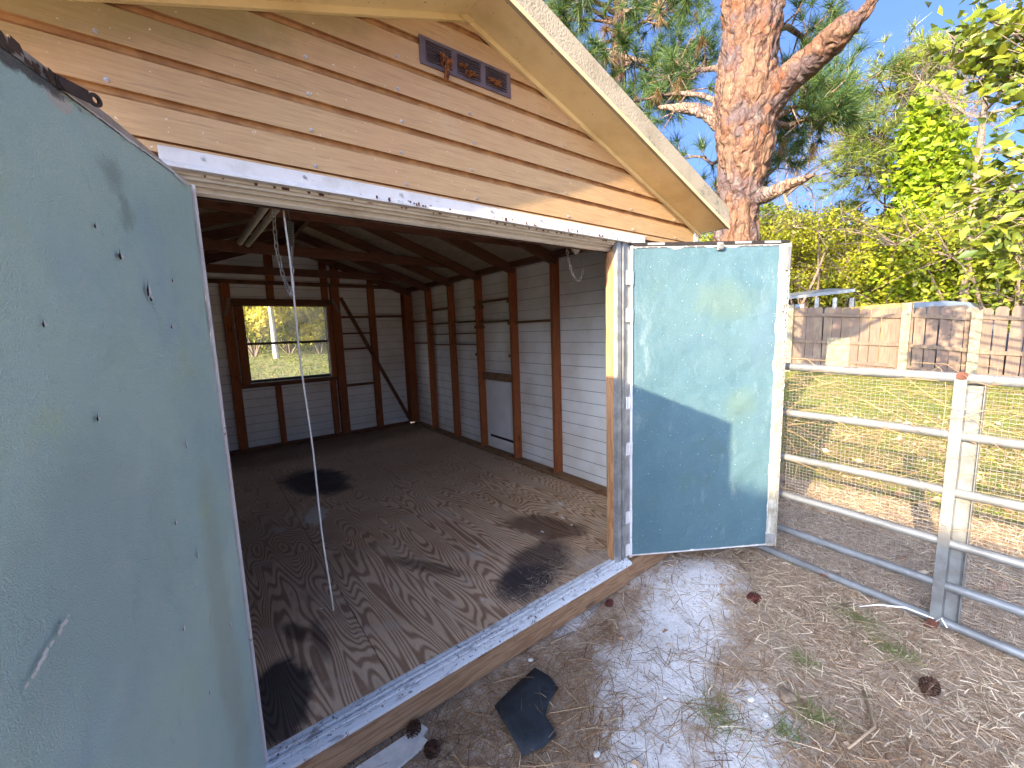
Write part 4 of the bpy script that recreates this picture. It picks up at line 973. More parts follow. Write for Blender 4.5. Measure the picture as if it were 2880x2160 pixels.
# fluttering plastic strips at the foot
mb = MB()
for p in ([G(0.90, -0.05, -0.13), G(0.80, -0.09, -0.11), G(0.70, -0.14, -0.13), G(0.64, -0.2, -0.15)], [G(0.91, -0.05, -0.14), G(0.93, -0.07, -0.10), G(0.95, -0.05, -0.15)]):
    mb.tube(p, [0.003, 0.0045, 0.004, 0.0015][:len(p)], 4)
tag(mb.build('plastic_strip', 'whitep'), 'torn white plastic strip tied at the foot of the gate upright', 'plastic strip')
# dead vines through the mesh
n = 210
rs = np.random.default_rng(21)
V = []; F = []; o = 0
def polyribbon(pts, w_, camdir=None):
    pts = np.asarray(pts); k_ = len(pts); d = np.gradient(pts, axis=0); sd = unit(np.cross(d, np.array([0.8, 0.6, 0.1])))
    ww = w_*(1-0.6*np.linspace(0, 1, k_))[:, None]/2
    v = np.stack([pts+sd*ww, pts-sd*ww], 1).reshape(-1, 3); b = np.arange(k_-1)*2
    return v, np.stack([b, b+1, b+3, b+2], 1)
parts = []
for k_ in range(n):
    a = rs.uniform(-0.4, 2.1); zst = rs.choice([rs.uniform(0.75, 1.15), rs.uniform(0.2, 1.1)], p=[.75, .25]); L = rs.uniform(0.2, 0.9); th = rs.normal(0, 0.55)+(pi if rs.random() < .5 else 0); cv = rs.normal(0, 1.2)
    pts = []
    for t in np.linspace(0, 1, 8):
        A_ = th+cv*t; a += cos(A_)*L/8; zst += sin(A_)*L/8*0.8
        pts.append(tuple(G(a, -0.035+0.08*sin(k_+t*6)*0.6, min(zst, 1.19))))
    parts.append(polyribbon(pts, rs.uniform(0.0015, 0.0034)))
v, f = cat(parts); tag(raw('dead_vines', v, f, 'drytwig'), 'tangle of dry tan vine stems woven through the gate mesh', 'vines', kind='stuff')

# ------------------------------------------------------------------ wooden fence behind
fen = thing('wooden_fence', (14, 1, -0.1), 'weathered dog eared picket fence at the far side of the yard', 'fence')
def ftop(y): return 1.56+0.062*(y+1.2)+0.02*math.sin(y*3)
def fx(y): return 14.0+0.12*y
pk = None
pw = 0.215
y = 6.0; idx = 0
me_base = None
while y > -6.5:
    h = ftop(y)+random.uniform(-.02, .02); x = fx(y)+random.uniform(-.006, .006)
    if me_base is None:
        mb = MB(); w2 = pw/2-0.005; hh = 1.75; poly = [(-w2, 0), (w2, 0), (w2, hh-0.05), (w2-0.045, hh), (-w2+0.045, hh), (-w2, hh-0.05)]
        mb.prism([(p[0], p[1]) for p in poly], 0, 0.0, 0.018)
        pk = mb.build('picket', 'fence', fen); me_base = pk; pk.data.transform(Matrix.Translation(wl(fen)))
        o_ = pk
    else:
        o_ = me_base.copy(); COL.objects.link(o_); o_.parent = fen
    o_.location = Vector((x, y, h-1.75))-wl(fen); o_.rotation_euler = (random.uniform(-.012, .012), 0, random.uniform(-.02, .02)); o_.scale = (1, random.uniform(.93, 1.0), 1)
    y -= pw; idx += 1
posts = [3.28, 0.66, -0.52, -2.9, -5.3, 5.9]
for y in posts:
    mb = MB(); hh = ftop(y)+0.08 if y != -0.52 else ftop(y)-0.06
    mb.box((fx(y)-0.145, y-0.085, -0.3), (fx(y)-0.045, y+0.085, hh)); mb.build('fence_post', 'fencepost', fen)
ps = sorted(posts)
for a, b in zip(ps, ps[1:]):
    for zo, dz in ((-0.24, 0.04), (-0.95, -0.05), (-1.5, 0)):
        mb = MB(); mb.bar((fx(a)-0.024, a+0.087, ftop(a)+zo), (fx(b)-0.024, b-0.087, ftop(b)+zo+dz*random.uniform(-1, 1)), 0.038, 0.085); mb.build('fence_rail', 'fence', fen)
mb = MB(); mb.box((fx(2.1)-0.085, 1.78, -0.12), (fx(2.1)-0.07, 2.30, 0.93)); mb.build('patch_board', 'fencepost', fen)
mb = MB(); mb.box((fx(2.1)-0.11, 1.80, 0.74), (fx(2.1)-0.086, 2.28, 0.80)); mb.build('patch_cleat', 'fencepost', fen)
# neighbour's lean-to, yellow boards, parked car
cp = thing('lean_to', (15.6, 3.5, 0), 'grey metal roofed lean-to showing above the left end of the fence', 'shelter')
A_ = P(2195, 838, 16.6); B_ = P(2405, 812, 15.6)
mb = MB(); mb.add([A_+Vector((0, 0, 0.02)), B_, B_+Vector((1.5, 1.0, 0.16)), A_+Vector((1.4, 2, 0.14)), A_+Vector((0, 0, -0.07)), B_+Vector((0, 0, -0.09)), B_+Vector((1.5, 1.0, 0.09)), A_+Vector((1.4, 2, 0.07))], [(0, 1, 2, 3), (7, 6, 5, 4), (0, 4, 5, 1), (1, 5, 6, 2), (2, 6, 7, 3), (3, 7, 4, 0)]); mb.build('roof', 'greyroof', cp)
for px in (2205, 2300, 2350, 2398):
    t = P(px, 838, 15.9); mb = MB(); mb.box((t.x-.06, t.y-.05, -0.05), (t.x+.06, t.y+.05, t.z)); mb.build('post', 'galv', cp)
t = P(2200, 850, 17.2); u_ = P(2360, 850, 17.2); mb = MB(); mb.bar((t.x, t.y, 0.9), (u_.x, u_.y, 0.9), 0.1, 1.9); mb.build('back_wall', 'frame_dark', cp)
t = P(2195, 845, 16.3); u_ = P(2262, 845, 16.3); mb = MB(); mb.bar((t.x, t.y, 0.95), (u_.x, u_.y, 0.95), 0.08, 2.0); mb.build('end_wall', 'stucco', cp)
mb = MB(); t = P(2225, 868, 16.1); mb.bar((t.x-0.06, t.y+.2, t.z-.1), (t.x-0.06, t.y-.25, t.z-.1), 0.02, 0.45); mb.build('window', 'carpaint', cp)
yf = thing('yellow_board_fence', tuple(P(2450, 900, 18)), 'fresh yellow board screen glimpsed behind the wooden fence', 'fence')
a_, b_ = P(2365, 866, 15.3), P(2600, 846, 15.5)
for k_ in range(22):
    t = k_/22; c = a_.lerp(b_, t); c2_ = a_.lerp(b_, (k_+0.93)/22); mb = MB(); mb.bar((c.x, c.y, c.z/2), (c2_.x, c2_.y, c.z/2), 0.02, c.z); mb.build('board', 'yellowwood', yf)
car = thing('parked_car', tuple(P(2640, 900, 19)), 'grey car whose roof just shows over the wooden fence', 'car')
cc = P(2645, 849, 16.2); L0 = Vector((cc.x, cc.y, 0))
prof = [(-2.2, 0.35), (-2.15, 0.75), (-1.2, 0.95), (-0.6, cc.z-0.07), (-0.2, cc.z), (0.7, cc.z), (1.3, cc.z-0.12), (1.9, 0.98), (2.15, 0.9), (2.2, 0.35)]
def carpart(poly, w_, nm, mt, dy=0):
    mb = MB(); n_ = len(poly); mb.v = [(L0.x-w_/2, L0.y+p[0], p[1]) for p in poly]+[(L0.x+w_/2, L0.y+p[0], p[1]) for p in poly]
    mb.f = [(i, (i+1) % n_, n_+(i+1) % n_, n_+i) for i in range(n_)]+[tuple(range(n_))[::-1], tuple(range(n_, 2*n_))]; mb.mi = [0]*len(mb.f); mb.build(nm, mt, car)
carpart(prof, 1.6, 'body', 'carpaint'); carpart([(-1.05, 0.98), (-0.55, cc.z-0.12), (1.2, cc.z-0.16), (1.7, 1.0)], 1.62, 'side_window', 'frame_dark')
for yy in (-1.3, 1.35):
    for xx in (-0.75, 0.75): mb = MB(); mb.tube([(L0.x+xx-.1, L0.y+yy, 0.25), (L0.x+xx+.1, L0.y+yy, 0.25)], 0.32, 16); mb.build('wheel', 'dark', car)

# ------------------------------------------------------------------ trees
def wobble_tube(path, rad, nseg, nside, amp, sc, mi=0, zs=0.4):
    """dense displaced tube with plate-like relief -> verts, quads"""
    path = [Vector(p) for p in path]; K = len(path)
    # Catmull-Rom resample
    pts = []; rr_ = []
    for i in range(nseg+1):
        t = i/nseg*(K-1); k_ = min(int(t), K-2); u = t-k_
        p0_, p1_, p2_, p3_ = path[max(k_-1, 0)], path[k_], path[k_+1], path[min(k_+2, K-1)]
        pts.append(0.5*((2*p1_)+(p2_-p0_)*u+(2*p0_-5*p1_+4*p2_-p3_)*u*u+(3*p1_-p0_-3*p2_+p3_)*u**3)); rr_.append(rad[k_]*(1-u)+rad[k_+1]*u)
    V_ = []; prev = None
    for i, p in enumerate(pts):
        d = (pts[min(i+1, nseg)]-pts[max(i-1, 0)]).normalized()
        a = d.orthogonal().normalized() if prev is None else (prev-d*prev.dot(d)).normalized(); prev = a; b = d.cross(a)
        for j in range(nside):
            t = 2*pi*j/nside; nrm = a*cos(t)+b*sin(t); q_ = p+nrm*rr_[i]
            s3 = Vector((q_.x*sc, q_.y*sc, q_.z*sc*zs)); s3 += mn.noise_vector(q_*3.0)*0.5
            dd, _ = mn.voronoi(s3); e = min(1.0, (dd[1]-dd[0])*3.0)
            pl = mn.noise(Vector((_[0].x*3, _[0].y*3, _[0].z*3)))
            h = amp*(e*0.8+pl*0.7+0.6*mn.noise(q_*14)-0.5)+rr_[i]*0.10*mn.noise(q_*1.3)
            V_.append(tuple(q_+nrm*h))
    F_ = [(i*nside+j, i*nside+(j+1) % nside, (i+1)*nside+(j+1) % nside, (i+1)*nside+j) for i in range(nseg) for j in range(nside)]
    return np.array(V_), np.array(F_)
def tufts(cs, dirs, L, n, w_, droop=0.25, spread=0.75):
    """needle tufts: centres, directions -> strips"""
    k_ = len(cs); c = np.repeat(cs, n, 0); dd = np.repeat(dirs, n, 0)
    d = unit(dd+spread*rng.normal(size=c.shape)); LL = L*(0.7+0.5*rng.random(len(c)))
    bend = np.zeros_like(c); bend[:, 2] = -droop*rng.random(len(c)); c = c+d*0.0+rng.normal(size=c.shape)*L*0.06 - dd*L*0.25*rng.random((len(c), 1))
    return strips(c, d, LL, w_, bend, 2, side=unit(np.cross(d, rng.normal(size=c.shape))))
def branch_pts(a, b, sag, n=7, j=0.06):
    a = Vector(a); b = Vector(b); L = (b-a).length; out = []
    for i in range(n+1):
        t = i/n; p = a.lerp(b, t)+Vector((0, 0, sag*L*4*t*(1-t)))
        if 0 < i < n: p += Vector((random.gauss(0, j), random.gauss(0, j), random.gauss(0, j)))*L*0.25
        out.append(p)
    return out
def pine_limbs(tree, specs, L, nper, wneedle, bark='bark2', needle='needle', dry=0.05, name='branch'):
    """specs: (start, end, r0, n_sub, spread). Adds branch meshes and one needle mass to the tree"""
    NP = []; DP = []; DV = []
    for (a, b, r0_, nsub, spread) in specs:
        pts = branch_pts(a, b, random.uniform(-0.03, 0.06)); mb = MB()
        mb.tube(pts, [r0_*(1-0.8*i/(len(pts)-1)) for i in range(len(pts))], 7)
        for k_ in range(nsub):
            t = random.uniform(0.3, 1.0); f = t*(len(pts)-1); i = min(int(f), len(pts)-2); p = pts[i].lerp(pts[i+1], f-i)
            d = (pts[-1]-pts[0]).normalized()*0.6+Vector((random.gauss(0, 1), random.gauss(0, 1), random.gauss(0, .8)+.15)); d.normalize()
            e = p+d*spread*random.uniform(.4, 1.0); mid = p.lerp(e, .5)+Vector((random.gauss(0, .04), random.gauss(0, .04), -0.05*spread+random.gauss(0, .03)))
            mb.tube([p, mid, e], [r0_*0.22+0.003, r0_*0.16+0.002, 0.004], 5)
            dd = (e-mid).normalized()*0.8+Vector((0, 0, .25)); DP.append(e); DV.append(dd)
            if random.random() < 0.7: DP.append(mid.lerp(e, .5)+Vector((0, 0, .02))); DV.append(dd)
            if random.random() < 0.5:
                e2 = mid+Vector((random.gauss(0, 1), random.gauss(0, 1), random.gauss(0, .6))).normalized()*spread*.5; mb.tube([mid, e2], [r0_*.13+.002, .003], 4); DP.append(e2); DV.append((e2-mid).normalized())
        DP.append(pts[-1]); DV.append((pts[-1]-pts[-2]).normalized())
        mb.build(name, bark, tree, smooth=True)
    if DP:
        c = np.array([tuple(p) for p in DP]); d = unit(np.array([tuple(p) for p in DV])); sel = rng.random(len(c)) < dry
        v, f = tufts(c[~sel], d[~sel], L, nper, wneedle); raw('needles', v, f, needle, tree)
        if sel.any():
            v, f = tufts(c[sel]+np.array([0, 0, -0.05]), d[sel]*0.2+np.array([0, 0, -1.0]), L*0.9, nper, wneedle, spread=0.35); raw('dry_needles', v, f, 'needle_dry', tree)

D0 = 6.2
big = thing('pine_tree', (5.6, 1.06, -0.17), 'huge pine with broad plated orange bark and snapped limbs beside the shed', 'tree')
tp = [P(2066, 1290, D0), P(2068, 1000, D0), P(2070, 640, D0), P(2082, 520, D0), P(2094, 400, D0), P(2097, 280, D0), P(2097, 180, D0), P(2112, 80, D0), P(2112, 0, D0), P(2118, -150, D0), P(2125, -400, D0), P(2130, -900, D0)]
dr = [0.36, 0.30, 0.262, 0.272, 0.345, 0.345, 0.325, 0.345, 0.335, 0.30, 0.26, 0.15]
dr = [x*0.96 for x in dr]
v, f = wobble_tube(tp, dr, 320, 96, 0.032, 8.0)
raw('trunk', v, f, 'bark', big, smooth=False)
lp = [P(2130, 330, D0), P(2205, 235, D0-0.15), P(2290, 160, D0-.3), P(2372, 85, D0-.45), P(2420, 45, D0-.5), P(2500, -60, D0-.6), P(2700, -300, D0-.9)]
v, f = wobble_tube(lp, [0.20, 0.155, 0.145, 0.135, 0.062, 0.05, 0.03], 120, 44, 0.020, 10)
raw('limb', v, f, 'bark', big)
v, f = wobble_tube([P(2372, 85, D0-.45), P(2385, 62, D0-.45), P(2384, 42, D0-.45)], [0.12, 0.085, 0.05], 14, 20, 0.03, 14); raw('snapped_stub', v, f, 'bark', big)
v, f = wobble_tube([P(2095, 560, D0), P(2165, 545, D0-.15), P(2215, 520, D0-.25), P(2292, 492, D0-.4)], [0.14, 0.085, 0.065, 0.018], 60, 26, 0.014, 13)
raw('limb', v, f, 'bark2', big)
v, f = wobble_tube([P(2060, 360, D0), P(1985, 318, D0+.1), P(1930, 305, D0+.15), P(1852, 302, D0+.2)], [0.16, 0.075, 0.065, 0.02], 60, 26, 0.012, 13)
raw('limb', v, f, 'bark2', big)
specs = []
def bs(p0, p1, d0, d1, r_, n_, s_): return (P(*p0, d0), P(*p1, d1), r_, n_, s_)
specs += [bs((2080, 300), (1760, 292), 6.5, 8.0, .045, 10, .75), bs((2060, 200), (1905, 165), 6.6, 7.6, .05, 14, .8), bs((2160, 260), (2330, 120), 7.0, 8.4, .05, 20, .8), bs((2160, 330), (2400, 250), 6.9, 7.8, .05, 22, .7),
          bs((2160, 360), (2360, 330), 6.9, 7.6, .05, 22, .7), bs((2110, 560), (2210, 420), 7.2, 9.5, .04, 14, .7), bs((2110, 560), (1960, 560), 7.2, 9.5, .04, 9, .6), bs((2080, 450), (1880, 430), 6.9, 8.6, .035, 4, .5)]
# crown out of frame overhead: throws the dappled shade on the fence
for k_ in range(16):
    z = 5.2+k_*0.42; a = k_*2.4; r_ = 3.2-0.07*k_
    specs.append((Vector((5.75, 1.1, z)), Vector((5.75+cos(a)*r_, 1.1+sin(a)*r_, z+0.9)), .06, 9, .9))
pine_limbs(big, specs, 0.23, 62, 0.0068, dry=0.03)
# second pine behind the roof
pin2 = thing('pine_tree', tuple(P(1742, 1000, 10.5)), 'slimmer pine with airy needle tufts rising behind the shed roof', 'tree')
D1 = 10.5
tp = [P(1735, 1150, D1), P(1728, 600, D1), P(1735, 330, D1), P(1742, 150, D1), P(1745, 40, D1), P(1742, -100, D1), P(1740, -400, D1), P(1735, -700, D1)]
tp[0].z = 0.0
v, f = wobble_tube(tp, [0.22, 0.20, 0.185, 0.17, 0.155, 0.14, 0.10, 0.04], 160, 36, 0.012, 11); raw('trunk', v, f, 'bark', pin2)
specs = [bs((1742, 40), (1600, -20), D1, D1-.6, .07, 10, .9), bs((1742, 70), (1540, 60), D1, D1-.4, .04, 14, .9), bs((1742, 95), (1600, 180), D1, D1-.2, .05, 16, .9), bs((1740, 130), (1700, 150), D1, D1-1, .03, 10, .8),
         bs((1742, 100), (1900, 10), D1, D1+.3, .06, 16, .9), bs((1740, 50), (1790, 20), D1, D1-.4, .06, 2, .4), bs((1740, 155), (1925, 200), D1, D1-.4, .07, 26, 1.0), bs((1745, 170), (1880, 230), D1, D1-.8, .05, 22, 1.0),
         bs((1738, 270), (1650, 240), D1, D1-.4, .03, 9, .7), bs((1742, 250), (1820, 330), D1, D1+.6, .03, 8, .7), bs((1740, 10), (1960, -60), D1, D1+.5, .06, 18, 1.0), bs((1740, 60), (1470, -20), D1, D1+.4, .05, 14, .9), bs((1740, 300), (1700, 330), D1, D1-.8, .03, 6, .6)]
for k_ in range(9):
    a = k_*2.4; b0 = tp[5].lerp(tp[7], k_/9); specs.append((b0, b0+Vector((cos(a)*2.2, sin(a)*2.2, .6)), .05, 9, .8))
pine_limbs(pin2, specs, 0.27, 60, 0.0095, dry=0.03)
# air-plant balls on its branches
for k_, (px, py, d_) in enumerate(((1852, 25, 9.9), (1708, 160, 10.2), (1705, 85, 10.2))):
    c = P(px, py, d_); n_ = 110; dirs = unit(rng.normal(size=(n_, 3))+np.array([0, 0, .3]))
    v, f = strips(np.repeat(np.array([tuple(c)]), n_, 0), dirs, 0.16+0.14*rng.random(n_), 0.014, np.tile([0, 0, -.25], (n_, 1)), 3, side=unit(np.cross(dirs, rng.normal(size=(n_, 3)))))
    tag(raw('air_plant', v, f, ['needle_dry', 'drytwig', 'needle_dry'][k_] if k_ != 0 else 'drytwig'), ['spiky air plant perched on the upper right branch of the slim pine', 'spiky orange air plant on the pine branch nearest the roof edge', 'small spiky air plant left of the slim pine trunk'][k_], 'air plant', 'air plants on the slim pine')
# background pine with bare twigs and vine-covered trunk
pin3 = thing('pine_tree', tuple(P(2640, 900, 20)), 'distant pine with feathery yellow green sprays leaning left', 'tree')
D2 = 21
tp = [P(2660, 900, D2), P(2650, 600, D2), P(2645, 420, D2), P(2630, 300, D2), P(2628, 170, D2), P(2632, 80, D2)]; tp[0].z = 0
v, f = wobble_tube(tp, [.35, .3, .25, .2, .12, .04], 60, 16, 0.02, 5); raw('trunk', v, f, 'bark2', pin3)
specs = [bs((2640, 360), (2440, 250), D2, D2-1, .07, 34, 1.7), bs((2640, 330), (2540, 200), D2, D2-1, .06, 30, 1.5), bs((2640, 260), (2700, 130), D2, D2-1, .06, 26, 1.4), bs((2640, 300), (2590, 170), D2, D2, .05, 30, 1.4),
         bs((2640, 400), (2330, 370), D2, D2-1, .07, 36, 1.7), bs((2640, 430), (2400, 400), D2, D2-2, .06, 34, 1.6), bs((2640, 470), (2350, 500), D2, D2-2, .06, 32, 1.6), bs((2640, 480), (2480, 520), D2, D2-1, .05, 26, 1.6), bs((2640, 380), (2760, 320), D2, D2, .05, 12, 1.2)]
pine_limbs(pin3, specs, 0.36, 26, 0.018, needle='needle_far', dry=0.04)
def leafball(c, r, n, size, mat, parent, name='foliage', shell=0.55, flat=0.2, bias=None):
    c = np.array(tuple(c)); r = np.array(r if hasattr(r, '__len__') else (r, r, r))
    d = unit(rng.normal(size=(n, 3))); rad = (shell+(1-shell)*rng.random((n, 1))**0.6)
    nz = np.array([mn.noise(Vector((tuple(x*1.7+c*0.37)))) for x in d])[:, None]
    p = c+d*r*rad*(1+0.45*nz)
    return leaves(p, size, flat, bias)
vine = thing('vine_column', tuple(P(2610, 850, 19)), 'tall bright green vine smothering a tree trunk above the hedge', 'vine')
pv = []; D3 = 19.0
for (px, py, rp) in ((2625, 275, 30), (2622, 330, 42), (2615, 390, 50), (2620, 450, 62), (2612, 510, 62), (2610, 570, 60), (2620, 640, 70), (2640, 720, 95), (2600, 790, 100), (2690, 800, 90)):
    r_ = rp/FPX*D3*0.92; pv.append(leafball(P(px, py, D3), (r_, r_, r_*1.15), int(380+r_*620), 0.21, 'vine', vine))
v, f = cat(pv); raw('foliage', v, f, 'vine', vine)
mb = MB(); mb.tube([Vector((P(2618, 900, D3).x, P(2618, 900, D3).y, 0)), P(2618, 600, D3), P(2625, 280, D3)], [.3, .25, .15], 8); mb.build('trunk', 'bark2', vine)
# the hedge wall of shrubs beyond the fence
hed = [((2195, 700), 17, 1.3, 'hedge', 0), ((2290, 690), 18, 1.5, 'hedge', 1), ((2385, 690), 19, 1.7, 'hedge', 2), ((2480, 700), 18.5, 1.6, 'hedge2', 3), ((2570, 720), 18, 1.5, 'hedge', 4), ((2690, 700), 17, 1.6, 'hedge2', 5), ((2790, 700), 16.5, 1.7, 'hedge', 6), ((2890, 690), 16, 1.9, 'hedge2', 7),
       ((2130, 690), 22, 1.9, 'hedge2', 8), ((2240, 670), 23, 1.7, 'hedge2', 9), ((2360, 680), 25, 1.8, 'hedge', 10), ((2480, 690), 25, 1.7, 'hedge2', 11), ((2600, 690), 25, 1.8, 'hedge', 12), ((2760, 660), 22, 2.0, 'hedge2', 13), ((2950, 610), 19, 2.5, 'hedge', 14), ((2040, 700), 25, 2.2, 'hedge', 15), ((1930, 700), 26, 2.4, 'hedge2', 16)]
lbl = ['yellow green shrub just right of the open right door top', 'bright shrub above the lean-to roof', 'bushy yellow green shrub above the yellow boards', 'darker green shrub with tangled stems beneath the distant pine', 'bright leafy shrub at the foot of the vine column', 'dark leafy shrub right of the vine column over the fence', 'large leafed yellow green shrub over the fence right part', 'dense green shrub at the right edge of the picture over the fence',
       'shrub peeking between pine trunk and door top', 'olive shrub in the back row right of the pine trunk', 'pale tall shrub in the back row under the snapped branch', 'deep green back row shrub in the middle of the thicket', 'yellowish back row shrub behind the vine column', 'tall dark back row shrub under the bare twiggy tree', 'tall yellow green shrub at the far right edge behind the thicket', 'shrub hidden behind the big pine trunk base', 'shrub behind the shed roof end']
for (pp, d_, r_, mt, k_) in hed:
    d_ = d_+1.8 if d_ < 20 else d_
    c = P(*pp, d_); b = thing('shrub', (c.x, c.y, 0), lbl[k_], 'shrub', 'shrubs beyond the wooden fence'); parts = []; mb = MB()
    for q_ in range(9):
        cc_ = c+Vector((random.gauss(0, .55*r_), random.gauss(0, .6*r_), random.uniform(-1.0, 0.55)*r_)); rr2 = r_*random.uniform(.4, .7)
        parts.append(leafball(cc_, (rr2, rr2, rr2*.8), int((620 if k_ in (0,1,2,8,9,10,15,16) else 400)*rr2/0.8), (0.105 if k_ in (0,1,2) else 0.15) if d_ < 22 else 0.16, mt, b, flat=0.3))
        mb.tube([Vector((c.x, c.y, 0)), Vector((c.x, c.y, 0)).lerp(cc_, .6)+Vector((random.gauss(0, .1), random.gauss(0, .1), 0)), cc_+Vector((0, 0, rr2*.8))], [.05, .035, .008], 5)
        for _ in range(12):
            e = cc_+Vector((random.gauss(0, 1), random.gauss(0, 1), random.gauss(.5, .7))).normalized()*rr2*random.uniform(1.1, 1.7); mb.tube([cc_, cc_.lerp(e, .5)+Vector((0, 0, .08)), e], [.020, .014, .006], 4)
    v, f = cat(parts); raw('foliage', v, f, mt, b); mb.build('stems', 'twig', b)
# dark understory mass filling behind the shrubs
n_ = 26000; an = rng.uniform(R(-8), R(44), n_); dd = rng.uniform(24, 34, n_); hh = rng.random(n_)**0.8*5.2*(0.75+0.25*np.sin(an*9))
cen = np.stack([CP.x+np.cos(an)*dd, CP.y+np.sin(an)*dd, hh], 1); v, f = leaves(cen, 0.42, 0.3)
tag(raw('far_thicket', v, f, 'hedge2'), 'far green thicket closing off the yard', 'thicket', kind='stuff')
# bare twiggy trees
def bare(name, base, top, r_, label, seed, spread=2.2, levels=4, mat='twig', n0=5):
    random.seed(seed); t_ = thing(name, tuple(Vector((base.x, base.y, 0))), label, 'tree'); mb = MB(); mb2 = MB()
    mb.tube([Vector((base.x, base.y, 0)), base.lerp(top, .4), top], [r_, r_*.8, r_*.45], 8)
    def rec(p, d, L, r1, lv):
        pts = [p]; 
        for i in range(4): d = (d+Vector((random.gauss(0, .22), random.gauss(0, .22), random.gauss(.04, .2)))).normalized(); pts.append(pts[-1]+d*L/4)
        mb2.tube(pts, [r1, r1*.9, r1*.75, r1*.6, r1*.45], 4, cap=False)
        if lv > 0:
            for _ in range(4): q_ = random.choice(pts[1:]); rec(q_, (d+Vector((random.gauss(0, .7), random.gauss(0, .7), random.gauss(0, .55)))).normalized(), L*random.uniform(.5, .75), r1*.5, lv-1)
    for k_ in range(n0): rec(base.lerp(top, random.uniform(.55, 1)), Vector((random.gauss(0, .6), random.gauss(0, .8), random.uniform(.2, 1))).normalized(), spread*random.uniform(.6, 1), r_*.4, levels)
    mb.build('trunk', mat, t_); mb2.build('twigs', mat, t_)
bare('bare_tree', P(2745, 500, 17), P(2775, 250, 17), .10, 'leafless twiggy tree against the sky near the right edge', 11, 2.4, 4)
bare('bare_tree', P(2230, 640, 23), P(2200, 520, 23), .12, 'leafless bleached thicket tree right of the big pine trunk', 12, 3.0, 4)
bare('bare_tree', P(2450, 640, 22), P(2520, 560, 22), .10, 'sprawling leafless tree low under the distant pine', 13, 3.2, 4)
random.seed(77)
# broadleaf tree entering from the right, nearer
bt = thing('broadleaf_tree', (8.2, -2.6, -0.15), 'broad leafed tree reaching in from the right edge', 'tree'); D4 = 7.5
mb = MB(); mb.tube([(8.2, -2.6, -.2), (8.1, -2.5, 2.0), (8.0, -2.3, 4.0), (7.9, -2.2, 6)], [.16, .13, .1, .05], 10); mb.build('trunk', 'twig', bt)
parts = []; mb = MB()
for (p0, p1, n_, sp2) in (((2990, 330), (2660, 85), 260, .30), ((2990, 200), (2780, 60), 150, .26), ((2990, 280), (2740, 170), 110, .2), ((3000, 150), (2870, 40), 60, .3), ((3000, 420), (2850, 250), 25, .12), ((3000, 560), (2700, 520), 110, .2), ((3000, 480), (2760, 430), 80, .2), ((3000, 640), (2740, 610), 150, .3), ((3000, 720), (2800, 690), 120, .35)):
    a, b = P(*p0, D4-.2), P(*p1, D4+random.uniform(-.4, .6)); pts = branch_pts(a, b, .04, 8, .08); mb.tube([Vector((8.0, -2.4, a.z-.6))]+pts, [.03]+[.022*(1-i/10) for i in range(len(pts))], 6)
    A3 = np.array([tuple(p) for p in pts]); t = rng.random(n_)**0.85*(len(pts)-1.001); i = t.astype(int); c = A3[i]+(A3[i+1]-A3[i])*(t-i)[:, None]+rng.normal(size=(n_, 3))*sp2*0.55
    for q_ in c[::9]: mb.tube([tuple(A3[int(rng.integers(2, len(A3)))]), tuple(q_)], [.006, .003], 4, cap=False)
    parts.append(leaves(c, 0.16, 0.35, (-0.6, .5, -.25), 0.5, 0.35))
v, f = cat(parts); raw('leaves', v, f, 'broad', bt); mb.build('branches', 'twig', bt)

# view through the back window: pale trunk, palm-like yellow foliage, hedge
wt = thing('palm_tree', tuple(P(780, 1000, 30)), 'slim pale palm trunk standing on the sunlit lawn behind the window', 'tree')
a, b = P(778, 1003, 30), P(745, 740, 30); a.z = 0.2
mb = MB(); mb.tube([a, a.lerp(b, .5), b], [.20, .15, .12], 10); mb.build('trunk', 'palebark', wt)
n_ = 400; dirs = unit(rng.normal(size=(n_, 3))*np.array([1, 1, .5])+np.array([0, 0, .3])); v, f = strips(np.repeat(np.array([tuple(b)]), n_, 0), dirs, 1.5+1.2*rng.random(n_), .16, np.tile([0, 0, -.9], (n_, 1)), 4, side=unit(np.cross(dirs, rng.normal(size=(n_, 3))))); raw('fronds', v, f, 'palmleaf', wt)
wlb = ['yellow feathery shrub seen left of the pale trunk through the window', 'yellow drooping shrub seen centre through the window', 'golden shrub at the right of the window view', 'grey green tree filling the left of the window view', 'grey green tree filling the right of the window view']
for k_, (px, py, d_, r_, mt) in enumerate(((700, 860, 33, 1.7, 'palmleaf'), (800, 850, 36, 2.2, 'hedge'), (890, 880, 33, 1.5, 'palmleaf'), (720, 900, 40, 3.2, 'hedge2'), (880, 900, 41, 3.6, 'hedge2'))):
    c = P(px, py, d_); b_ = thing('shrub', (c.x, c.y, .2), wlb[k_], 'shrub', 'shrubs seen through the shed window'); parts = []; mb = MB()
    for q_ in range(7):
        cc_ = c+Vector((random.gauss(0, .6*r_), random.gauss(0, .4*r_), random.uniform(-.9, .5)*r_)); parts.append(leafball(cc_, r_*.55, 420, .34, mt, b_)); mb.tube([Vector((c.x, c.y, .1)), cc_], [.08, .03], 5)
    v, f = cat(parts); raw('foliage', v, f, mt, b_); mb.build('stems', 'twig', b_)
n_ = 16000; an = rng.uniform(R(60), R(110), n_); dd = rng.uniform(44, 54, n_); hh = rng.random(n_)*9
cen = np.stack([CP.x+np.cos(an)*dd, CP.y+np.sin(an)*dd, hh+.4], 1); v, f = leaves(cen, 0.9, 0.3)
tag(raw('tree_line', v, f, 'hedge'), 'far tree line beyond the back lawn', 'trees', kind='stuff')

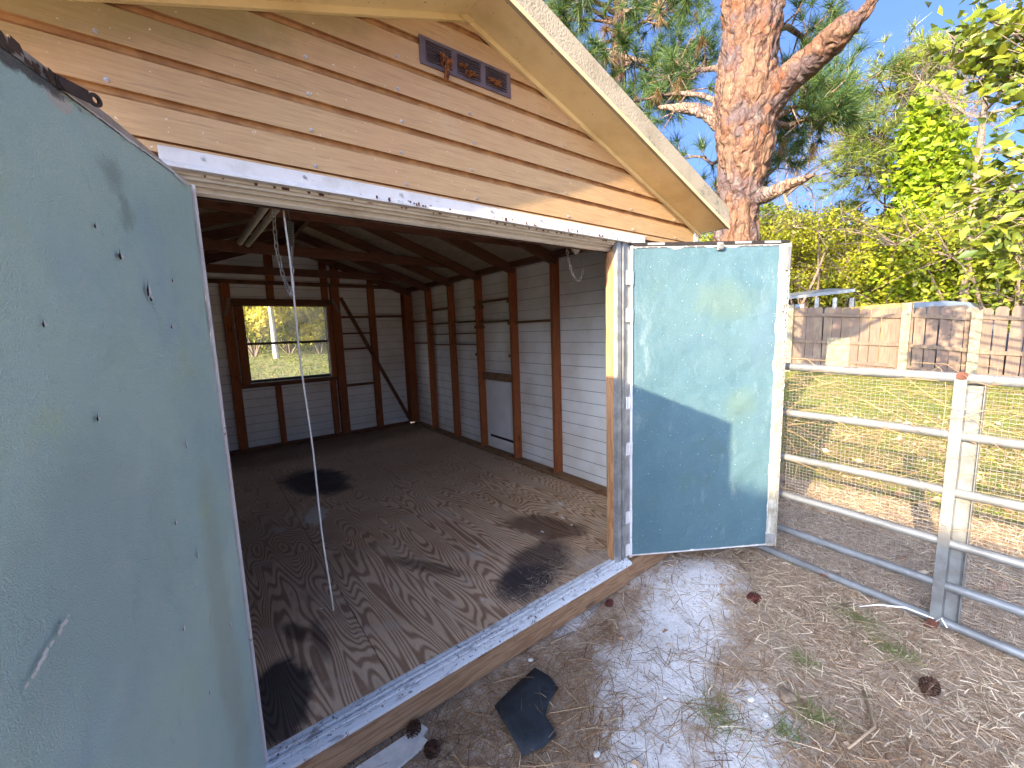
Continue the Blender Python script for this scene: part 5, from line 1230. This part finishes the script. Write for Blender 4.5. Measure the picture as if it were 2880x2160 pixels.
# unseen stand-in house added up-sun (left of the frame): its roof shades the yard in front of the shed
hs = thing('shade_caster_house', (-13, -5, -0.2), 'pale single storey house with grey gable roof added unseen left of the yard to shade it', 'house')
hx = -12.0; hzr = 0.35+0.37*(2.75+12.0)
mb = MB(); mb.box((hx-4, -4.7, -0.2), (hx+4, 0.4, 3.3)); mb.build('wall', 'stucco', hs)
mb = MB(); mb.prism([(hx-4.6, 3.305), (hx+4.6, 3.305), (hx+4.6, 3.4), (hx, hzr), (hx-4.6, 3.4)], 1, -5.1, 0.9); mb.build('roof', 'roofing', hs)
for yy in (-3.3, -0.9):
    mb = MB(); mb.box((hx+4.002, yy-.6, 1.1), (hx+4.05, yy+.6, 2.3)); fr = mb.build('window', 'whitep', hs)
    mb = MB(); mb.box((hx+4.052, yy-.52, 1.18), (hx+4.06, yy+.52, 2.22)); mb.build('pane', 'frame_dark', fr)

# ------------------------------------------------------------------ ground litter
def insand(x, y):
    m_ = np.zeros_like(x)
    for c, r, a in SANDS:
        X = x-c[0]; Y = y-c[1]; u = (X*cos(a)+Y*sin(a))/r[0]; v_ = (Y*cos(a)-X*sin(a))/r[1]; m_ = np.maximum(m_, np.clip(1.35-np.sqrt(u*u+v_*v_), 0, 1))
    return m_
def scatter(n, x0, x1, y0, y1, keep):
    x = rng.uniform(x0, x1, n); y = rng.uniform(y0, y1, n); k_ = rng.random(n) < keep(x, y); x, y = x[k_], y[k_]
    ok = ~((x > XL-0.02) & (x < XR+0.03) & (y > -0.055) & (y < YB+0.02)); return x[ok], y[ok]
def lay(x, y, L, w_, mat, name, label, lift=0.012, tilt=0.12, curve=0.35, seg=3, up=0.0, th=None):
    n = len(x); th = rng.uniform(0, 2*pi, n) if th is None else th; d = np.stack([np.cos(th), np.sin(th), rng.normal(0, tilt, n)+up], 1); d = unit(d)
    p = np.stack([x, y, gz(x, y)+lift*rng.random(n)+0.001], 1); bend = np.stack([rng.normal(0, curve, n), rng.normal(0, curve, n), -np.abs(rng.normal(0, 0.05, n))-up*0.4], 1)
    sd = unit(np.cross(d, np.tile([0, 0, 1.0], (n, 1))+0.5*rng.normal(size=(n, 3))))
    v, f = strips(p, d, L, w_, bend, seg, side=sd)
    m_ = v[:, 2] < gz(v[:, 0], v[:, 1])+0.001; v[m_, 2] = gz(v[m_, 0], v[m_, 1])+0.001
    # keep out of the shed floor
    return tag(raw(name, v, f, mat), label, name.replace('_', ' '), kind='stuff')
dens = lambda x, y: np.clip(1.0-0.80*insand(x, y), 0.0, 1)*np.clip(1.15-0.10*(x+1), .25, 1)
x, y = scatter(75000, -0.6, 4.2, -2.8, 1.5, lambda x, y: dens(x, y)*np.where(x < 1.9-0.9*y*0-(y+1.2)*0.3, 1.0, 0.45))
lay(x, y, 0.07+0.09*rng.random(len(x)), 0.0020+0.0014*rng.random(len(x)), 'litter', 'pine_needles', 'fallen brown pine needles carpeting the ground by the shed', curve=0.28)
x, y = scatter(60000, 1.4, 4.6, -3.2, 0.3, lambda x, y: dens(x, y)*np.clip((x-1.5)*1.2-(y+0.9)*0.4, 0.1, 1))
lay(x, y, 0.03+0.05*rng.random(len(x)), 0.0028+0.0022*rng.random(len(x)), 'straw', 'dry_grass', 'matted bleached dry grass in front of the gate', lift=0.02, tilt=0.3, curve=0.5, up=0.15)
x, y = scatter(26000, 4.0, 8.0, -4, 3.5, lambda x, y: np.ones_like(x)*0.9)
lay(x, y, 0.04+0.05*rng.random(len(x)), 0.004+0.003*rng.random(len(x)), 'litter', 'dry_grass', 'dry grass and debris just beyond the gate', lift=0.02, tilt=0.4, curve=0.5, seg=2, up=0.3)
x, y = scatter(42000, 4.6, 14.0, -5, 7.5, lambda x, y: 0.95+0*x)
lay(x, y, 0.05+0.06*rng.random(len(x)), 0.010+0.006*rng.random(len(x)), 'grass', 'lawn', 'sparse sunlit lawn between the gate and the fence', lift=0.01, tilt=0.5, curve=0.4, seg=2, up=0.8)
x, y = scatter(16000, -3, 9, 8, 38, lambda x, y: 0.95+0*x)
lay(x, y, 0.12+0.10*rng.random(len(x)), 0.03+0.02*rng.random(len(x)), 'grass', 'lawn', 'sunlit back lawn seen through the shed window', lift=0.01, tilt=0.5, curve=0.4, seg=2, up=0.8)
# green tufts
tl = [((1.49, -0.80), .10, 'green grass tuft growing out of the pale sand'), ((2.62, -1.02), .13, 'green grass tuft below the gate bottom rail'), ((2.45, -1.18), .09, 'sparse green tuft in the dry grass before the gate'), ((1.78, -1.06), .06, 'small green tuft at the edge of the sand'), ((1.62, -1.02), .05, 'tiny green tuft by the white stone'), ((2.05, -0.93), .05, 'little green seedling tuft beside the pine cone')]
for (c, r_, lb) in tl:
    n_ = int(150*r_/0.08); x = c[0]+rng.normal(0, r_*.5, n_); y = c[1]+rng.normal(0, r_*.5, n_); o_ = lay(x, y, 0.035+0.045*rng.random(n_), 0.0026, 'greengrass', 'grass_tuft', lb, tilt=.5, up=.9, curve=.5); o_['category'] = 'grass'
# dead leaves and bark chips
x, y = scatter(420, 0.2, 6.5, -3, 1.2, lambda x, y: 0.8+0*x); n_ = len(x); c = np.stack([x, y, gz(x, y)+0.012], 1); v, f = leaves(c, 0.035, 0.8, None, 0.6, .5); tag(raw('dead_leaves', v, f, 'deadleaf'), 'scattered curled dead leaves and chips', 'leaves', kind='stuff')
x, y = scatter(700, 3.2, 9, -4, 3.0, lambda x, y: 0.8+0*x); n_ = len(x); c = np.stack([x, y, gz(x, y)+0.03], 1); v, f = leaves(c, 0.075, 0.7, None, 0.6, .5); tag(raw('dead_leaves', v, f, 'deadleaf'), 'scattered dead leaves beyond the gate', 'leaves', kind='stuff')
# pine cones
def pinecone(x, y, r_, label, mat='cone', rot=(1.2, 0.2, 0.5), z=None):
    r_ *= 0.82
    z0 = (float(gz(x, y)) if z is None else z)+r_*0.8; mb = MB(); rows = 9
    Rm = Matrix.Rotation(rot[2], 3, 'Z') @ Matrix.Rotation(rot[0], 3, 'X')
    t_ = thing('pine_cone', (x, y, z0), label, 'pine cone', 'pine cones on the ground')
    core = MB(); core.tube([Vector((x, y, z0))+Rm@Vector((0, 0, -r_*1.1)), Vector((x, y, z0)), Vector((x, y, z0))+Rm@Vector((0, 0, r_*1.15))], [r_*.35, r_*.5, r_*.1], 8); core.build('core', mat, t_)
    for i in range(rows):
        tt = i/(rows-1); zz = (-1.0+2.1*tt)*r_; rad = r_*(sin(pi*(0.12+0.8*tt))**0.7)*0.95; ns = max(5, int(11*rad/r_))
        for j in range(ns):
            a = 2*pi*(j+0.5*(i % 2)+.13*i)/ns; cdir = Vector((cos(a), sin(a), 0)); s_ = Vector((-sin(a), cos(a), 0)); upv = Vector((0, 0, 1)); w_ = r_*.30
            q = [cdir*rad*.35+upv*(zz-.02*r_), cdir*rad*1.0+s_*w_*.9+upv*(zz+.20*r_), cdir*rad*1.12+upv*(zz+.34*r_), cdir*rad*1.0-s_*w_*.9+upv*(zz+.20*r_), cdir*rad*1.02+upv*(zz+.10*r_)]
            mb.add([Vector((x, y, z0))+Rm@p for p in q], [(0, 1, 2), (0, 2, 3), (1, 4, 2), (2, 4, 3), (0, 4, 1), (0, 3, 4)])
    mb.build('scales', mat, t_)
pinecone(2.314, -0.60, 0.038, 'dark red pine cone lying right of the sand mound', 'cone_red', (1.1, 0, .4))
pinecone(2.268, -1.318, 0.042, 'large dark pine cone in the dry grass near the gate', 'cone', (.5, 0, .9))
pinecone(0.481, -0.085, 0.036, 'pine cone tucked against the shed skirt board', 'cone', (1.5, 0, -.8))
pinecone(0.497, -0.200, 0.036, 'pine cone beside the white board scrap', 'cone', (1.2, 0, .3))
pinecone(1.68, -0.085, 0.026, 'small pine cone under the right end of the threshold', 'cone_red', (1.3, 0, 1.2))
# black rubber sheet scrap
me_pts = [(0.792, -0.202), (0.93, -0.165), (1.062, -0.150), (1.085, -0.225), (1.072, -0.299), (0.99, -0.325), (0.935, -0.362), (0.928, -0.40), (0.915, -0.450), (0.84, -0.46), (0.757, -0.435), (0.775, -0.31)]
mb = MB(); cx, cy = 0.92, -0.30
top_ = []; N_ = len(me_pts)
for ring_ in (0.33, 0.66, 1.0):
    for k_, (px_, py_) in enumerate(me_pts):
        X = cx+(px_-cx)*ring_; Y = cy+(py_-cy)*ring_; top_.append((X, Y, float(gz(X, Y))+0.020+0.003*sin(X*25)+0.003*cos(Y*22)))
mb.v = [(cx, cy, float(gz(cx, cy))+0.024)]+top_; mb.f = [(0, 1+k_, 1+(k_+1) % N_) for k_ in range(N_)]
for r_ in range(2):
    for k_ in range(N_): mb.f.append((1+r_*N_+k_, 1+(r_+1)*N_+k_, 1+(r_+1)*N_+(k_+1) % N_, 1+r_*N_+(k_+1) % N_))
mb.mi = [0]*len(mb.f); o_ = mb.build('rubber_sheet', 'mat', smooth=True); tag(o_, 'torn black rubber sheet lying in pine needles before the threshold', 'rubber sheet')
sm_ = o_.modifiers.new('solid', 'SOLIDIFY'); sm_.thickness = 0.004
# white board scrap
mb = MB(); zb = -0.145
mb.v = [(0.515, -0.085, zb), (0.525, -0.115, zb), (0.495, -0.135, zb), (0.505, -0.165, zb), (0.30, -0.19, zb), (0.10, -0.22, zb), (0.16, -0.085, zb)]; mb.v += [(a, b, zb-0.014) for a, b, c in mb.v]
mb.f = [tuple(range(7))[::-1], tuple(range(7, 14))]+[(i, (i+1) % 7, 7+(i+1) % 7, 7+i) for i in range(7)]; mb.mi = [0]*9
tag(mb.build('board_scrap', 'board_white'), 'broken white painted board poking from under the skirt board', 'board')
# sticks
for pts, r_, lb in (([(2.62, -0.40), (2.55, -0.50), (2.44, -0.56), (2.36, -0.64)], .006, 'curved pale stick lying beside the sand mound'), ([(1.22, -0.09), (1.30, -0.10), (1.37, -0.105)], .007, 'short splintered stick beside the skirt board'), ([(2.05, -1.15), (1.88, -1.22), (1.70, -1.18)], .007, 'arched bleached stick in the dry grass foreground'),
                    ([(2.75, -0.95), (2.6, -0.90), (2.5, -0.99)], .006, 'dark twig lying before the gate bottom rail'), ([(1.0, -0.14), (0.95, -0.13), (0.86, -0.10)], .004, 'thin white stick between board and rubber sheet'), ([(0.72, -0.46), (0.78, -0.40), (0.80, -0.30)], .0025, 'thin bent stem lying over the rubber sheet')):
    mb = MB(); P3 = [(a, b, float(gz(a, b))+r_+0.014) for a, b in pts]; mb.tube(P3, [r_*(1-.4*i/(len(P3)-1)) for i in range(len(P3))], 6)
    tag(mb.build('stick', 'stick' if 'white' not in lb and 'bleached' not in lb and 'pale' not in lb else 'straw', smooth=True), lb, 'stick', 'sticks on the ground')
# pale stones and paint chips
def blob(x, y, z, sx, sy, sz, mat, name, label, catg, grp=None, seed=0):
    rr = random.Random(seed); mb = MB(); n1, n2 = 5, 8; vs = [(x, y, z-sz)]
    for i in range(1, n1):
        for j in range(n2):
            th = pi*i/n1; ph = 2*pi*j/n2; k_ = rr.uniform(.8, 1.15); vs.append((x+sx*sin(th)*cos(ph)*k_, y+sy*sin(th)*sin(ph)*k_, z-sz*cos(th)*k_))
    vs.append((x, y, z+sz)); f = [(0, 1+(j+1) % n2, 1+j) for j in range(n2)]
    for i in range(n1-2):
        for j in range(n2): f.append((1+i*n2+j, 1+i*n2+(j+1) % n2, 1+(i+1)*n2+(j+1) % n2, 1+(i+1)*n2+j))
    L_ = len(vs)-1; f += [(L_, 1+(n1-2)*n2+j, 1+(n1-2)*n2+(j+1) % n2) for j in range(n2)]
    mb.add(vs, f); return tag(mb.build(name, mat), label, catg, grp)
for k_, (x, y, s_, lb) in enumerate(((1.66, -0.86, .014, 'pale pebble in the sand by the larger green tuft'), (1.78, -0.96, .03, 'largest bleached stone at the lower edge of the sand'), (1.40, -0.62, .010, 'small white pebble in the middle of the sand'), (1.63, -0.93, .012, 'white chip just left of the bleached stone'), (0.98, -0.60, .012, 'white chip among needles at the bottom of the picture'), (1.08, -0.10, .012, 'white chip near the skirt board left of the pebble row'), (0.93, -0.20, .012, 'white chip on the edge of the black rubber sheet'))):
    blob(x, y, float(gz(x, y))+s_*.6+.006, s_*1.3, s_, s_*.5, 'board_white' if s_ < .02 else 'stick', 'pebble', lb, 'pebble', 'white chips on the ground', k_)
# paint flakes and litter on the shed floor
fl_ = [(2.17, 0.813, .055, 'largest white paper scrap on the floor near the right wall'), (2.02, 0.63, .035, 'white flake on the brown streak of the floor'), (1.75, 0.56, .035, 'crumbled white flakes beside the dark floor stain'), (1.30, 0.70, .030, 'white flake in the middle of the plywood floor'), (1.98, 0.50, .03, 'pale green scrap near the right door post'), (0.33, 0.72, .018, 'small white bottle cap on the floor left of the cord'), (1.02, 0.22, .02, 'sliver of white paint near the threshold')]
for k_, (x, y, s_, lb) in enumerate(fl_):
    rr = random.Random(k_+40); n_ = 7; mb = MB(); pts = [(x+cos(2*pi*i/n_)*s_*rr.uniform(.3, 1)*.55, y+sin(2*pi*i/n_)*s_*rr.uniform(.3, 1)*.9, 0.003+rr.random()*s_*.25) for i in range(n_)]
    mb.add(pts, [tuple(range(n_))]); mb.add([(a, b, c-.0015) for a, b, c in pts], [tuple(range(n_))[::-1]])
    tag(mb.build('paint_flake', 'board_white' if 'green' not in lb else 'whitep'), lb, 'scrap', 'scraps on the shed floor')
n_ = 900; x = np.clip(1.62+rng.normal(0, .20, n_), 0.2, 1.83); y = np.abs(rng.normal(0, .09, n_))+0.045; th = rng.uniform(0, 2*pi, n_)
p = np.stack([x, y, 0.002+0.008*rng.random(n_)], 1); d = unit(np.stack([np.cos(th), np.sin(th), rng.normal(0, .08, n_)], 1)); v, f = strips(p, d, .02+.05*rng.random(n_), .0014+0*x, np.stack([rng.normal(0, .4, n_), rng.normal(0, .4, n_), 0*x], 1), 3)
v[:, 2] = np.maximum(v[:, 2], .0015); tag(raw('floor_litter', v, f, 'straw'), 'chaff and needles drifted on the floor at the threshold', 'litter', kind='stuff')
n_ = 350; x = rng.uniform(0.0, 1.84, n_); y = rng.uniform(-.06, .03, n_); th = rng.uniform(0, 2*pi, n_); p = np.stack([x, y, 0.012+0*x], 1); d = unit(np.stack([np.cos(th), np.sin(th)*.5, 0*x], 1)); v, f = strips(p, d, .01+.03*rng.random(n_), .0014+0*x, np.zeros((n_, 3)), 2)
tag(raw('threshold_litter', v, f, 'litter'), 'needle bits caught on the white threshold', 'litter', kind='stuff')
# insects / dirt flecks hanging under flashing & fascia
mb = MB(); rr = random.Random(6)
for i in range(46):
    x = rr.uniform(0.5, 2.0); s_ = rr.uniform(.003, .008); mb.box((x, -0.0425, 1.893+rr.random()*.01), (x+s_, -0.0405, 1.893+rr.random()*.01+s_))
for i in range(40):
    x = rr.uniform(0.0, 1.9); s_ = rr.uniform(.002, .006); mb.box((x, -0.016, 1.884+rr.random()*.003), (x+s_*2, -0.0142, 1.884+.004+s_*.7))
mb.build('dirt_flecks', 'rusty', shed)
